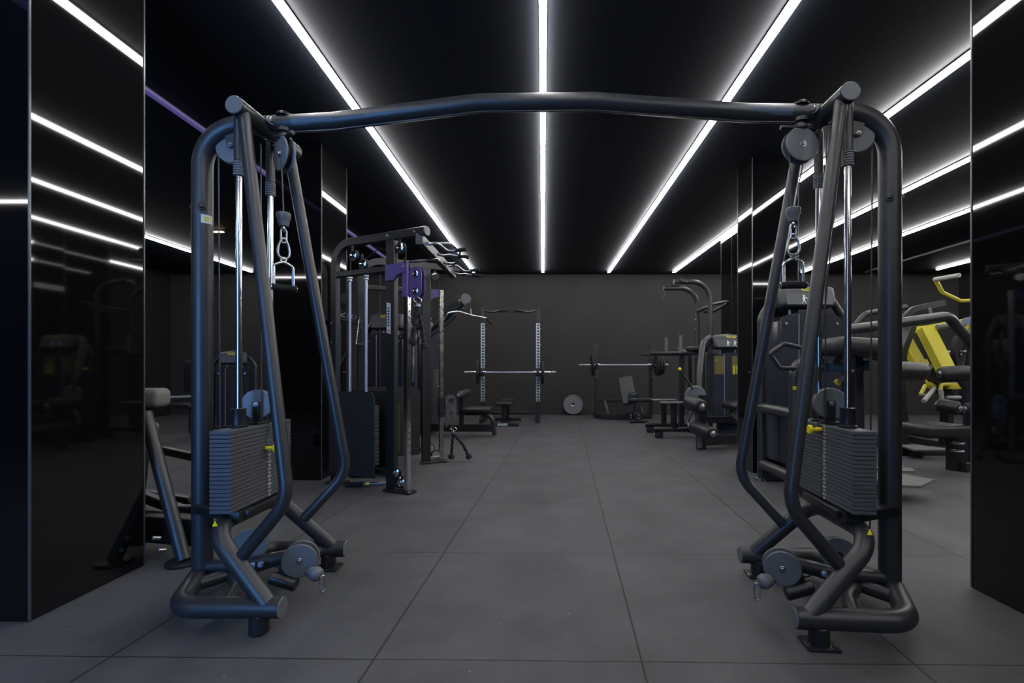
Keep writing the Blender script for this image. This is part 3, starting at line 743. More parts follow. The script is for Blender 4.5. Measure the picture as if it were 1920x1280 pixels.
    C('redirect_bracket', MB().bar([up(F,.06)+d*.03-nf*.02, up(Cc,.06)-d*.02-nf*.02], .03, .01), M_steel)
    fx = F + d*.052
    # pale vertical name plate on the post
    rt = d; o = up(F,1.52)+nf*.0282
    if s > 0:
        st = P('name_plate', MB().prism([(-.022,-.13),(.022,-.145),(.022,.12),(-.022,.135)], .0012, o-d*.012, d, (0,0,1)), M_sticker, t, 'pale sticker with red tip')
        P('red_mark', MB().prism([(-.014,-.122),(.014,-.13),(.0,-.098)], .0008, o-d*.012+nf*.0013, d, (0,0,1)), M_red, st)
        P('lettering', sum_marks(o-d*.012+nf*.0014, d, (0,0,1), nf), M_black, st)
    else:
        nm = m(o); dd = (m(o+d)-nm).normalized()
        e2 = m(up(F,1.52)+d*.0502)
        st = P('name_plate', MB().prism([(-.02,-.13),(.02,-.13),(.02,.13),(-.02,.13)], .0012, e2, V((0,0,1)).cross(dd)*1.0, (0,0,1)), M_sticker, t, 'pale sticker')
EA = V((-.985,3.97,2.2)); EB = V((-.985,2*YM-3.97,2.2))
xb = P('cross_beam', MB().bar([EA+V((-.06,.0,-.03)), EB+V((-.06,0,-.03))], .09, .06, up=(0,0,1)), M_dark, t)
for i, (y0, y1) in enumerate(((4.12,4.46),(5.0,5.34))):
    k = 1 if i == 0 else -1
    def g(x, y, z): return V((x, YM + (y-YM)*1.0, z))
    for (ya, yb, dz) in ((y0,y0+.12,0.02),(y1,y1-.08,-.02)):
        gp = P('pull_up_grip', MB().tube([g(-1.0,ya,2.16),g(-.93,ya,2.16+dz),g(-.86,yb,2.13),g(-.70,yb,2.13+dz)], .0135, .06, 12), M_steel, t)
        P('sleeve', MB().cyl(g(-.79,yb,2.13+dz*.4), g(-.69,yb,2.13+dz), .018, ch=.004), M_grip, gp)
P('pull_up_grip', MB().tube([V((-1.0,4.2,2.19)),V((-.85,4.3,2.22)),V((-.80,4.55,2.2)),V((-.86,4.72,2.12)),V((-1.0,4.75,2.14))], .0135, .1, 12), M_steel, t)
rail = P('accessory_rail', MB().bar([V((-1.95,4.45,1.56)),V((-1.95,5.02,1.56))], .05, .04), M_dark, t)
for k in range(6):
    y = 4.5+.09*k; P('hook', MB().tube([V((-1.93,y,1.57)),V((-1.87,y,1.565)),V((-1.86,y,1.6))], .007, .02, 8), M_steel, rail)
# triangle handle on the rail
h = thing('triangle_handle', 'small black triangle handle hung from the accessory rail inside the cable trainer', 'cable handle', (-1.865,4.83,1.3))
P('loop', MB().tube([V((-1.895,4.77,1.32)),V((-1.895,4.84,1.572)),V((-1.895,4.86,1.588)),V((-1.895,4.88,1.572)),V((-1.895,4.95,1.32))], .006, .02, 10), M_steel, h)
P('grip', MB().cyl(V((-1.895,4.77,1.32)), V((-1.895,4.95,1.32)), .016), M_grip, h)
# two triceps ropes
def rope(name, label, o, ends, grp):
    o = V(o); low = min(e[2] for e in ends)
    h = thing(name, label, 'rope', (o.x,o.y,low-.03), 0, 'triceps ropes of the cable trainer')
    P('carabiner', MB().ring(o+V((0,0,-.025)), (.3,1,0), .026, .005, sx=1.5, sy=.8), M_chrome, h)
    P('clasp', MB().lathe([(.01,-.065),(.026,-.06),(.026,-.04),(.012,-.035)], o+V((0,0,-.02)), (0,0,1)), M_steel, h)
    for e in ends:
        e = V(e); st = o+V((0,0,-.075)); mid = st.lerp(e,.5) + V((e.x-st.x,e.y-st.y,0))*.12
        pts = fillet([st, mid, e], .3, 8)
        dense = []
        for i in range(len(pts)-1):
            n = max(1, int((pts[i+1]-pts[i]).length/.012))
            for k in range(n): dense.append(pts[i].lerp(pts[i+1], k/n))
        dense.append(pts[-1]); mb = MB(); seg = 12; N = len(dense)
        T = [(dense[min(i+1,N-1)]-dense[max(i-1,0)]).normalized() for i in range(N)]
        ax = T[0].orthogonal().normalized(); vs = []
        for i in range(N):
            ax = (ax - T[i]*ax.dot(T[i])).normalized(); w = T[i].cross(ax); tw = i*.42
            for k in range(seg):
                a = 2*math.pi*k/seg + tw; rr = .0155 + .0035*math.cos(3*(a-tw))
                vs.append(dense[i] + (ax*math.cos(a) + w*math.sin(a))*rr)
        mb.add(vs, [(i*seg+k, i*seg+(k+1)%seg, (i+1)*seg+(k+1)%seg, (i+1)*seg+k) for i in range(N-1) for k in range(seg)])
        s_ = P('rope_strand', mb, M_rubber, h)
        P('stopper', MB().lathe([(.02,-.025),(.032,-.02),(.036,0),(.032,.02),(.02,.026)], e, T[-1]), M_rubber, s_)
rope('triceps_rope', 'black twisted triceps rope hanging high on the near column of the cable trainer', (-1.045,3.925,1.67), [(-1.08,3.91,1.30),(-.995,3.95,1.265)], 1)
rope('triceps_rope', 'black triceps rope with both ends resting near the floor beside the far column', (-1.04,5.47,.40), [(-1.06,5.44,.055),(-.86,5.47,.05)], 1)
b = thing('straight_bar', 'short straight cable bar with a yellow band lying on the floor by the cable trainer', 'cable bar', (-1.6,4.28,0), 0, 'cable bars on the floor')
P('shaft', MB().cyl(V((-1.79,4.26,.021)), V((-1.34,4.36,.021)), .0125), M_steel, b)
P('grip', MB().cyl(V((-1.79,4.26,.021)), V((-1.64,4.2933,.021)), .0205, ch=.004), M_grip, b)
P('band', MB().cyl(V((-1.62,4.2978,.021)), V((-1.59,4.3044,.021)), .0145, ch=.001), M_yellow, b)
b = thing('straight_bar', 'black cable bar lying on the floor behind the yellow-banded one', 'cable bar', (-1.66,4.62,0), 0, 'cable bars on the floor')
P('shaft', MB().cyl(V((-1.95,4.66,.021)), V((-1.42,4.6,.021)), .0125), M_steel, b)
P('grip', MB().cyl(V((-1.9,4.6543,.021)), V((-1.68,4.6294,.021)), .0205, ch=.004), M_grip, b)

# ------------------------------------------------------------------ weight machine seen through the trainer
t = thing('weight_machine', 'black selector weight machine with yellow-numbered stack, standing behind the cable trainer', 'gym machine', (-2.05,6.3,0))
f = weight_tower(t, (-2.05,6.3,0), R(-12), .72, 1.80, nplates=18, figures=False, shroud_z=(.75,None))
for k in range(14): P('plate_number', MB().box(f(.0,-.036,.143+.026*k), (.07,.002,.011), rot(R(-12)), 0), M_gold, t, 'yellow plate number')
for dx in (-.12,.12): P('knob', MB().lathe([(.01,0),(.03,.01),(.03,.03),(.015,.04)], f(dx*.3,-.2,.62+dx*.5), (.2,-1,0)), M_gold if dx < 0 else M_steel, t)
P('foot_bar', MB().tube([f(-.36,-.12,.12),f(.42,-.12,.12)], .035), M_paint, t)
P('side_lever', MB().tube([f(.36,-.05,1.35),f(.44,-.2,1.1),f(.44,-.22,.9)], .02, .1), M_paint, t)

# ------------------------------------------------------------------ lat pulldown
t = thing('lat_pulldown', 'black lat pulldown with round grey pulley on a padded arm and a long seat', 'gym machine', (-1.2,7.45,0))
f = weight_tower(t, (-1.95,7.75,0), R(62), .6, 1.92, nplates=16, figures=False)
arm = P('pulley_arm', MB().tube([V((-1.92,7.7,1.05)),V((-1.86,7.6,1.62)),V((-1.48,7.42,1.93)),V((-1.24,7.36,2.10))], .055, .25, 18), M_paint, t)
P('arm_shroud', MB().bar([V((-1.72,7.44,1.78)),V((-1.50,7.42,1.97)),V((-1.28,7.38,2.09))], .16, .13, bend=.2, ch=.05), M_paint, t)
P('lever', MB().bar([V((-1.76,7.38,1.60)),V((-1.52,7.40,1.78)),V((-1.38,7.40,1.92))], .07, .05, bend=.1, ch=.02), M_dark, t)
o = V((-1.19,7.27,2.145)); pw = MB(); pulley_wheel(pw, o, (.1,-1,0), .075, .05); pl = P('pulley', pw, M_wheel, t)
P('pulley_cover', MB().cyl(o+V((0,-.03,0)), o+V((0,-.042,0)), .078, ch=.005, seg=36), M_bumper, pl, 'grey round cover')
P('cable', MB().tube([o+V((.074,0,0)), V((-1.116,7.27,2.0))], .004, seg=8), M_cable, t)
P('cable', MB().tube([o+V((0,0,.076)), V((-1.7,7.5,2.20))], .004, seg=8), M_cable, t)
seat = pad(t, 'seat', V((-1.04,7.45,.425)), (.46,.36,.075))
P('seat_frame', MB().tube([V((-1.28,7.45,.365)),V((-.95,7.45,.365)),V((-.80,7.45,.30)),V((-.765,7.45,.02))], .034, .18, 16), M_paint, t)
P('base_beam', MB().bar([V((-1.9,7.7,.13)),V((-1.5,7.47,.13)),V((-.77,7.45,.13))], .11, .1, bend=.2), M_dark, t)
P('knee_post', MB().bar([V((-1.29,7.45,.1)),V((-1.29,7.45,.60))], .07, .06), M_dark, t)
roller(t, V((-1.30,7.20,.655)), V((-1.22,7.72,.68)), .062)
P('side_panel', MB().box(V((-1.63,7.3,.75)), (.14,.02,.62), rot(R(8)), .004), M_console, t, 'grey information panel')
P('knob', MB().lathe([(.012,0),(.022,.008),(.022,.02),(.01,.026)], V((-1.60,7.285,.80)), (.1,-1,0)), M_yellow, t, 'yellow knob')
b = thing('lat_bar', 'long bent chrome lat bar hanging from the grey pulley of the lat pulldown', 'cable bar', (-1.116,7.27,1.85))
P('bar', MB().tube([V((-1.56,7.12,1.72)),V((-1.44,7.14,1.92)),V((-1.28,7.2,1.945)),V((-1.116,7.27,1.90)),V((-.90,7.36,1.865)),V((-.80,7.38,1.77))], .0135, .06, 12), M_chrome, b)
P('grip', MB().cyl(V((-.895,7.362,1.86)), V((-.80,7.38,1.77)), .017), M_grip, b)
P('hanger', MB().tube([V((-1.116,7.27,1.91)),V((-1.116,7.27,1.99))], .009, seg=10).ring(V((-1.116,7.27,1.975)), (1,0,0), .016, .005), M_steel, b)

# ------------------------------------------------------------------ dark bench machine by the left pillar, and one far behind
t = thing('back_extension_bench', 'dark bench with grey pads and a slanted tube leg, half hidden behind the left pillar', 'gym machine', (-2.35,2.85,0))
leg = P('slanted_leg', MB().tube([V((-1.985,2.60,.02)),V((-2.30,2.72,.82))], .034, seg=20), M_paint, t)
P('foot_flange', MB().cyl(V((-1.985,2.60,0)), V((-1.985,2.60,.018)), .085, ch=.003, seg=32), M_dark, leg)
for dx, z in ((-.075,.085),(-.105,.15)): P('bolt', MB().cyl(V((-1.985+dx,2.6-.03,z)), V((-1.985+dx-.02,2.6-.06,z+.01)), .011), M_steel, leg)
P('cross_beam', MB().bar([V((-3.0,2.92,.14)),V((-1.98,2.72,.14))], .16, .09), M_dark, t)
P('spine', MB().bar([V((-2.55,2.9,.1)),V((-2.55,3.0,.86))], .1, .08), M_dark, t)
pad(t, 'hip_pad', V((-2.52,3.0,.89)), (.2,.16,.12), rot(R(10)), .035, M_greyvin)
pad(t, 'thigh_pad', V((-2.50,2.93,.66)), (.15,.08,.19), rot(R(10)) @ Matrix.Rotation(R(12),3,'Y'), .03, M_greyvin)
for z, x0, y0 in ((.50,-2.32,3.15),(.25,-2.24,3.0)):
    P('arm', MB().bar([V((-2.55,y0,z+.03)),V((x0,y0,z-.02))], .05, .05), M_dark, t)
    roller(t, V((x0,y0,z-.01)), V((x0+.22,y0-.02,z+.03)), .042, M_greyvin, hub=False)
P('rail', MB().bar([V((-2.9,3.05,.36)),V((-2.2,2.85,.22)),V((-1.95,2.82,.22))], .06, .05), M_dark, t)
t = thing('weight_machine', 'low dark machine with rounded head, far back beside the left crossover post', 'gym machine', (-5.3,8.0,0))
f = weight_tower(t, (-5.25,8.0,0), R(20), .62, 1.36, nplates=10, figures=False, cover=M_rubber)
pad(t, 'backrest', V((-5.62,7.6,.95)), (.3,.12,.5)); pad(t, 'seat', V((-5.6,7.4,.5)), (.4,.4,.08))
P('grip_bar', MB().tube([V((-5.9,7.3,.5)),V((-5.9,7.3,.62)),V((-5.35,7.3,.64))], .02, .08), M_lgrip, t)
P('frame_tube', MB().tube([V((-5.6,7.5,.05)),V((-5.6,7.5,.46))], .04).tube([V((-5.6,7.5,.05)),V((-5.25,7.9,.05))], .04), M_paint, t)
t = thing('biceps_machine', 'dark machine with a cranked handle standing by the far left pillar', 'gym machine', (-4.75,8.9,0))
P('post', MB().bar([V((-4.75,8.9,0)),V((-4.75,8.9,.98))], .1, .1), M_dark, t)
P('cranked_handle', MB().tube([V((-5.0,8.6,1.17)),V((-4.85,8.6,1.17)),V((-4.83,8.6,.98)),V((-4.4,8.6,.96))], .02, .04), M_steel, t)
P('disc', MB().lathe(plate_disc(.17,.05), V((-4.45,8.6,.66)), (.2,-1,0)), M_wheel, t)
P('cross_bar', MB().bar([V((-5.1,8.75,.62)),V((-4.35,8.75,.62))], .06, .06), M_dark, t)
P('base', MB().bar([V((-5.1,8.75,.05)),V((-4.3,8.75,.05))], .09, .09), M_dark, t); pad(t, 'seat', V((-4.75,8.5,.45)), (.4,.4,.08)); P('seat_post', MB().bar([V((-4.75,8.55,.02)),V((-4.75,8.55,.42))], .08, .08), M_dark, t)
# ------------------------------------------------------------------ barbell rack with plates, flat bench
def barbell(label, c, axis, length, group=None, sag=0):
    a = V(axis).normalized(); c = V(c)
    b = thing('barbell', label, 'barbell', c, 0, 'loaded barbells by the back wall')
    P('shaft', MB().cyl(c-a*(length/2-.42), c+a*(length/2-.42), .0165), M_rod, b)
    for s in (-1,1):
        P('sleeve', MB().cyl(c+a*(s*(length/2-.43)), c+a*(s*length/2), .024, ch=.004).cyl(c+a*(s*(length/2-.43)), c+a*(s*(length/2-.40)), .036, ch=.004), M_steel, b)
    return b
def plate(label, c, axis, r, w, m, group=None, name='weight_plate'):
    p = thing(name, label, 'weight plate', V(c)-V((0,0,r)), 0, group)
    P('disc', MB().lathe(plate_disc(r,w), c, axis, 44, True), m, p)
    P('hub_ring', MB().lathe([(.027,-w*.36),(.042,-w*.53),(.042,w*.53),(.027,w*.36)], c, axis, 28, True), M_steel, p, 'steel centre ring')
    return p
t = thing('squat_rack', 'tall black squat rack with pale perforated uprights against the back wall', 'rack', (-.655,9.75,0))
for x in (-1.21,-.10):
    u = P('upright', MB().bar([V((x,9.5,.06)),V((x,9.5,2.30))], .075, .075), M_dark, t)
    st = P('hole_strip', MB().box(V((x,9.458,1.195)), (.078,.008,1.57), bev=.002), M_pale, u, 'pale blue perforated face strip')
    mb = MB()
    for k in range(27):
        z = .44 + 1.5*k/26
        if .9 < z < 1.06: continue
        mb.prism([(-.008,-.018),(.030,-.023),(.030,.012),(-.008,.016)], .002, V((x-.006,9.4545,z)), (1,0,0), (0,0,1))
    P('holes', mb, M_hole, st)['kind'] = 'stuff'
    P('foot_rail', MB().bar([V((x,9.2,.04)),V((x,10.42,.04))], .075, .075), M_dark, t)
    P('diagonal', MB().bar([V((x-.0,9.5,.5)),V((x,9.95,.08))], .05, .05), M_dark, t)
    hk = P('bar_holder', MB().box(V((x,9.41,1.0)), (.08,.09,.15), bev=.006).box(V((x,9.30,.955)), (.06,.16,.03), bev=.004).box(V((x,9.225,.98)), (.06,.02,.07), bev=.004), M_dark, t)
    mb = MB()
    for z in (1.87,1.55,1.22,.62): bolt(mb, V((x+.04,9.5,z)), (1,0,0), .012, .014)
    PE('bolt', mb, M_steel, u)
P('pull_up_bar', MB().tube([V((-1.17,9.5,2.23)),V((-1.0,9.46,2.20)),V((-.85,9.42,2.235)),V((-.46,9.42,2.235)),V((-.31,9.46,2.20)),V((-.14,9.5,2.23))], .018, .1, 12), M_dark, t)
top = P('top_beam', MB().bar([V((-1.21,9.52,2.235)),V((-.10,9.52,2.235))], .05, .04), M_dark, t)
P('badge', MB().box(V((-.655,9.495,2.235)), (.13,.006,.035), bev=.002), M_yelpnt, top, 'yellow badge')
P('rear_beam', MB().bar([V((-1.21,10.36,.09)),V((-.10,10.36,.09))], .06, .06), M_dark, t)
BY = 9.29
barbell('chrome barbell resting on the squat rack, one black plate on each side', (-.65,BY,.995), (1,.0,0), 1.80)
for sx, lb in ((-1.285,'black plate on the left end of the squat rack barbell'), (-.01,'black plate on the right end of the squat rack barbell')):
    plate(lb, (sx,BY,.995), (1,.06,0), .225, .045, M_rubber, 'plates on the squat rack barbell')
t = thing('flat_bench', 'low flat black bench standing inside the squat rack', 'bench', (-.73,9.2,0))
pd = pad(t, 'pad', V((-.72,9.18,.42)), (.31,1.12,.06), None, .02)
mb = MB()
for k, w in enumerate((.035,.02,.03,.025,.03)): mb.box(V((-.80+.045*k,9.62,.4505)), (w,.03,.001), bev=0)
P('worn_print', mb, M_white, pd, 'worn white print at the far end')
P('leg', MB().bar([V((-.74,8.8,.05)),V((-.74,8.8,.39))], .07, .07), M_dark, t); P('leg', MB().bar([V((-.72,9.6,.05)),V((-.72,9.6,.39))], .07, .07), M_dark, t)
fo = P('foot', MB().bar([V((-.98,8.72,.03)),V((-.45,8.72,.03))], .06, .06), M_dark, t); P('foot', MB().bar([V((-.98,9.66,.03)),V((-.45,9.66,.03))], .06, .06), M_dark, t)
P('label_plate', MB().box(V((-.75,8.687,.035)), (.19,.004,.045), bev=.001), M_pale, fo, 'pale label')
P('spine', MB().bar([V((-.73,8.76,.36)),V((-.73,9.64,.36))], .06, .05), M_dark, t)
# grey bumper plate leaning on the back wall
ax = V((.02,-1,.16)).normalized(); zc = .23*math.cos(math.asin(ax.z))+.006
plate('grey bumper plate leaning against the back wall between the two barbells', (.69,10.77,zc+.01), ax, .225, .05, M_bumper)

# ------------------------------------------------------------------ bench press
t = thing('bench_press', 'black bench press stand with a curved base beneath the right-hand barbell', 'rack', (1.75,10.1,0))
for x in (1.14,2.33):
    P('upright', MB().bar([V((x,10.15,.08)),V((x,10.15,.8)),V((x,10.22,1.62))], .07, .06), M_dark, t)
    P('bar_holder', MB().box(V((x,10.02,1.1)), (.06,.12,.03), bev=.004).box(V((x,9.965,1.14)), (.06,.02,.09), bev=.004), M_dark, t)
    mb = MB()
    for z in (1.02,.96,.90): bolt(mb, V((x+.01,10.105,z)), (0,-1,0), .012, .012)
    PE('bolt', mb, M_steel, t)
P('curved_base', MB().bar([V((1.14,10.42,.06)),V((1.14,10.05,.06)),V((1.5,9.9,.06)),V((1.98,9.9,.06)),V((2.33,10.05,.06)),V((2.33,10.42,.06))], .1, .07, bend=.2, up=(0,0,1)), M_dark, t)
P('low_beam', MB().bar([V((1.14,10.3,.36)),V((2.33,10.3,.36))], .05, .05), M_dark, t)
for x in (1.38,2.12): P('gusset', MB().bar([V((x,9.98,.1)),V((x-.03,10.3,.36))], .06, .05), M_console, t)
barbell('chrome barbell on the bench press stand, right of the leaning grey plate', (1.72,10.0,1.145), (1,.0,0), 1.9)
for sx, lb in ((1.05,'black plate on the left end of the bench press barbell'), (2.42,'inner black plate on the right end of the bench press barbell'), (2.475,'middle black plate on the right end of the bench press barbell'), (2.53,'outer black plate on the right end of the bench press barbell')):
    plate(lb, (sx,10.0,1.145), (1,0,0), .225 if sx < 2.5 else .2, .042, M_rubber, 'plates on the bench press barbell')
P_ = thing('barbell_clip', 'small steel clip on the right end of the bench press barbell', 'clip', (2.63,10.0,1.145))
P('collar', MB().lathe([(.026,-.015),(.034,-.015),(.034,.015),(.026,.015)], V((2.62,10.0,1.145)), (1,0,0), 28, True), M_steel, P_); P('lever', MB().bar([V((2.62,10.0,1.18)),V((2.62,9.98,1.30))], .03, .02), M_steel, P_)
t = thing('incline_bench', 'incline bench with grey-black backrest, in front of the bench press stand', 'bench', (1.85,9.55,0))
ya = R(38)
pad(t, 'backrest', V((1.76,9.78,.62)), (.30,.07,.62), rot(R(-14)) @ Matrix.Rotation(R(-28),3,'X') @ Matrix.Rotation(R(-12),3,'Y'), .02, M_vinyl)
pad(t, 'seat', V((1.96,9.45,.45)), (.50,.36,.07), rot(R(-8)), .02)
P('seat_bracket', MB().box(V((1.83,9.5,.52)), (.2,.12,.14), rot(R(-14)), .03), M_dark, t)
P('spine', MB().bar([V((1.80,9.8,.12)),V((1.88,9.22,.10))], .09, .1), M_dark, t)
P('seat_post', MB().bar([V((1.85,9.5,.1)),V((1.9,9.46,.42))], .08, .08), M_dark, t); P('front_leg', MB().bar([V((1.87,9.25,.02)),V((1.87,9.3,.40))], .12, .1), M_dark, t)
P('back_strut', MB().bar([V((1.8,9.8,.15)),V((1.74,9.86,.55))], .06, .05), M_console, t)
P('foot', MB().bar([V((1.72,9.22,.025)),V((2.06,9.26,.025))], .05, .06), M_dark, t)
mb = MB()
for x, z in ((1.72,.16),(1.72,.11),(1.87,.09),(1.87,.17),(1.80,.2)): bolt(mb, V((x,9.2,z)), (0,-1,0), .014, .014)
PE('bolt', mb, M_steel, t)

# ------------------------------------------------------------------ chin-up and dip tower
t = thing('chin_up_tower', 'tall grey chin-up and dip tower of two bent tubes, right of the bench press', 'gym machine', (2.3,7.5,0))
for y in (7.2,7.8):
    po = P('bent_post', MB().tube([V((2.56,y,.05)),V((2.56,y,2.40)),V((2.01,y,2.40))], .037, .28, 18, n=10), M_paint, t)
    P('end_cap', MB().cyl(V((2.012,y,2.40)), V((2.0,y,2.40)), .039), M_wheel, po)
    P('chin_grip', MB().tube([V((2.25,y,2.455)),V((2.12,y,2.455)),V((2.06,y,2.40)),V((2.0,y-.02,2.22))], .014, .05, 12) if y > 7.5 else MB().bar([V((2.09,y-.03,2.43)),V((2.2,y-.06,2.39))], .06, .03, ch=.01), M_dark, po)
    P('base_rail', MB().tube([V((1.72,y+.1,.13)),V((2.62,y+.1,.13))], .04), M_dark, t)
    for x in (1.80,2.5): P('foot', MB().box(V((x,y+.1,.045)), (.11,.09,.09), bev=.008), M_rubber, t)
    P('dip_bar', MB().tube([V((1.66,y+.1,1.31)),V((2.5,y+.1,1.31))], .026), M_paint, t)
    P('upright_grip', MB().cyl(V((2.06 if y > 7.5 else 2.12,y+.05,1.31)), V((2.06 if y > 7.5 else 2.12,y+.05,1.58)), .026).cyl(V((2.06 if y > 7.5 else 2.12,y+.05,1.575)), V((2.06 if y > 7.5 else 2.12,y+.05,1.585)), .034), M_wheel, t)
    sp = P('step_post', MB().bar([V((2.03,y+.1,.13)),V((2.03,y+.1,.53))], .09, .08, ch=.03), M_dark, t)
    P('step', MB().box(V((2.03,y+.1,.545)), (.40,.2,.03), None, .014, 3), M_step, t)
mb = MB()
for z in (1.72,1.80,1.88,1.98): mb.cyl(V((2.525,7.775,z)), V((2.515,7.762,z)), .011, seg=12)
PE('bolt', mb, M_steel, t)
P('cross_tube', MB().tube([V((2.56,7.2,2.02)),V((2.56,7.8,2.02))], .03), M_paint, t)
P('rear_handle', MB().tube([V((2.58,7.22,2.05)),V((2.82,7.2,2.1)),V((2.86,7.25,2.08)),V((2.72,7.5,1.98)),V((2.58,7.55,1.98))], .022, .05), M_paint, t)
P('knee_post', MB().bar([V((2.21,7.5,.1)),V((2.21,7.5,1.30))], .08, .08), M_paint, t)
P('knee_post', MB().bar([V((2.42,7.75,.5)),V((2.42,7.75,1.30))], .05, .05), M_dark, t)
pad(t, 'arm_pad', V((2.40,7.3,1.375)), (.36,.14,.08)); pad(t, 'arm_pad', V((2.40,7.9,1.375)), (.36,.14,.08))
P('dip_collar', MB().cyl(V((2.16,7.3,1.325)), V((2.32,7.3,1.325)), .036), M_console, t)
# ------------------------------------------------------------------ leg extension, mid right
t = thing('leg_extension', 'black leg extension machine with grey cam disc and two roller pads, right of the aisle', 'gym machine', (2.35,6.4,0))
f = weight_tower(t, (2.70,6.85,0), R(0), .76, 1.57, nplates=10, shroud_z=(.3,1.30))
for dx, dz in ((-.22,0),(.03,0)):
    P('instruction_print', MB().box(f(dx+.03,-.155,1.12), (.14,.002,.26), bev=0), M_gold, t, 'dull yellow instruction print')
for k in range(3): P('figure_print', MB().prism([(-.012,-.07),(.012,-.07),(.014,.03),(.007,.06),(-.007,.06),(-.014,.03)], .001, f(.02+.045*k,-.158,1.06), (1,0,0), (0,0,1)), M_yelpnt, t)
P('side_frame', MB().tube([V((2.06,6.2,.02)),V((2.16,6.5,1.0)),V((2.30,6.75,1.48)),V((2.42,6.82,1.52))], .042, .3, 16), M_paint, t)
P('cam_disc', MB().cyl(V((2.045,6.33,.70)), V((2.045,6.29,.70)), .145, ch=.012, seg=44), M_bumper, t, 'grey cam disc')
lv = P('range_lever', MB().cyl(V((2.00,6.27,.80)), V((1.83,6.27,1.055)), .013), M_dark, t)
P('knob', MB().lathe([(.012,0),(.022,.006),(.022,.03),(.012,.036)], V((1.832,6.27,1.05)), (-.55,0,.83)), M_yellow, lv, 'yellow lever tip')
roller(t, V((1.94,6.28,.63)), V((2.02,5.98,.585)), .095)
roller(t, V((2.0,6.25,.30)), V((2.10,5.82,.265)), .085)
P('roller_arm', MB().tube([V((1.99,6.25,.58)),V((1.93,6.3,.36)),V((1.97,6.28,.28)),V((2.06,6.3,.2))], .026, .05), M_steel, t)
P('front_leg', MB().bar([V((2.12,6.25,.0)),V((2.12,6.25,.72))], .085, .075), M_dark, t)
P('base_beam', MB().bar([V((2.12,6.25,.12)),V((2.45,6.35,.12)),V((2.95,6.55,.12))], .13, .09, bend=.1), M_dark, t)
P('cover_base', MB().bar([V((2.3,6.6,.36)),V((3.0,6.6,.36))], .1, .09), M_dark, t)
pad(t, 'seat', V((2.68,6.25,.60)), (.5,.42,.09), Matrix.Rotation(R(-6),3,'Y'), .04)
P('seat_bracket', MB().bar([V((2.52,6.3,.5)),V((2.7,6.35,.32)),V((2.85,6.4,.16))], .08, .06), M_steel, t)

# ------------------------------------------------------------------ large kick machine behind the right crossover tower
t = thing('rear_kick_machine', 'large black weight machine with smoked cover and pictogram head, behind the right crossover tower', 'gym machine', (2.4,4.3,0))
f = weight_tower(t, (2.49,4.52,0), R(2), .80, 1.86, nplates=12, shroud_z=(.2,1.60))
P('side_post', MB().tube([V((2.12,3.97,.0)),V((2.12,3.97,1.03)),V((2.17,4.0,1.12)),V((2.38,4.1,1.13))], .044, .1, 18), M_paint, t)
P('badge', MB().box(V((2.108,3.924,.91)), (.05,.004,.03), bev=.002), M_yelpnt, t, 'small yellow badge')
for z in (.70,.16): P('side_rail', MB().tube([V((2.10,4.5,z)),V((2.12,3.97,z-.01))], .05, seg=20), M_paint, t)
for p in ((2.095,4.52),(2.12,3.97)): P('foot', MB().cyl(V((p[0],p[1],0)), V((p[0],p[1],.03)), .05), M_steel, t)
hp = [at(1490,690,3.95), at(1462,690,3.92), at(1443,663,3.9), at(1470,644,3.9), at(1512,654,3.85), at(1540,672,3.8), at(1549,690,3.8), at(1536,690,3.82)]
P('hex_handle', MB().tube(hp, .019, .03, 12), M_paint, t)
pc = at(1608,652,3.65)
pd = pad(t, 'chest_pad', pc, (.50,.34,.14), Matrix.Rotation(R(3),3,'Y'), .05)
pad(t, 'chest_pad', pc+V((.21,.0,-.035)), (.12,.26,.13), None, .055)
roller(t, at(1655,694,3.55), at(1733,697,3.6), .072)
P('pad_post', MB().bar([V((2.52,3.75,.0)),V((2.50,3.75,1.16))], .07, .07), M_dark, t)
P('pad_arm', MB().bar([V((2.2,4.0,1.08)),V((2.6,3.75,1.10))], .08, .07), M_dark, t)
P('grip', MB().cyl(at(1568,678,3.75), at(1591,651,3.5), .026), M_dark, t)
P('lever', MB().cyl(at(1572,715,3.75), at(1600,694,3.6), .014), M_steel, t); P('knob', MB().lathe([(.012,0),(.026,.008),(.026,.028),(.012,.034)], at(1567,719,3.78), (.7,0,.5)), M_yelpnt, t, 'yellow lever knob')
P('roller_arm', MB().bar([V((2.72,3.75,1.06)),V((2.78,3.8,.5)),V((2.80,3.85,.06))], .07, .06), M_dark, t)
P('base_beam', MB().bar([V((2.12,3.97,.06)),V((2.95,4.0,.06))], .1, .08), M_dark, t)
P('foot_plate', MB().prism([(-.26,-.16),(-.02,-.2),(.24,-.02),(.10,.17),(-.26,.2)], .02, V((3.03,3.95,.13)), (1,0,0), (0,1,.05)), M_step, t, 'pale grey foot plate')
P('plate_bracket', MB().bar([V((2.88,3.85,.01)),V((2.93,3.92,.13))], .05, .05), M_dark, t)
P('foot_plate', MB().prism([(-.2,-.1),(.08,-.12),(.14,.0),(-.2,.1)], .018, V((3.34,4.44,.12)), (1,0,0), (0,1,.04)), M_step, t, 'pale grey foot plate')
P('plate_bracket', MB().bar([V((3.24,4.44,.0)),V((3.24,4.44,.12))], .05, .05), M_dark, t)

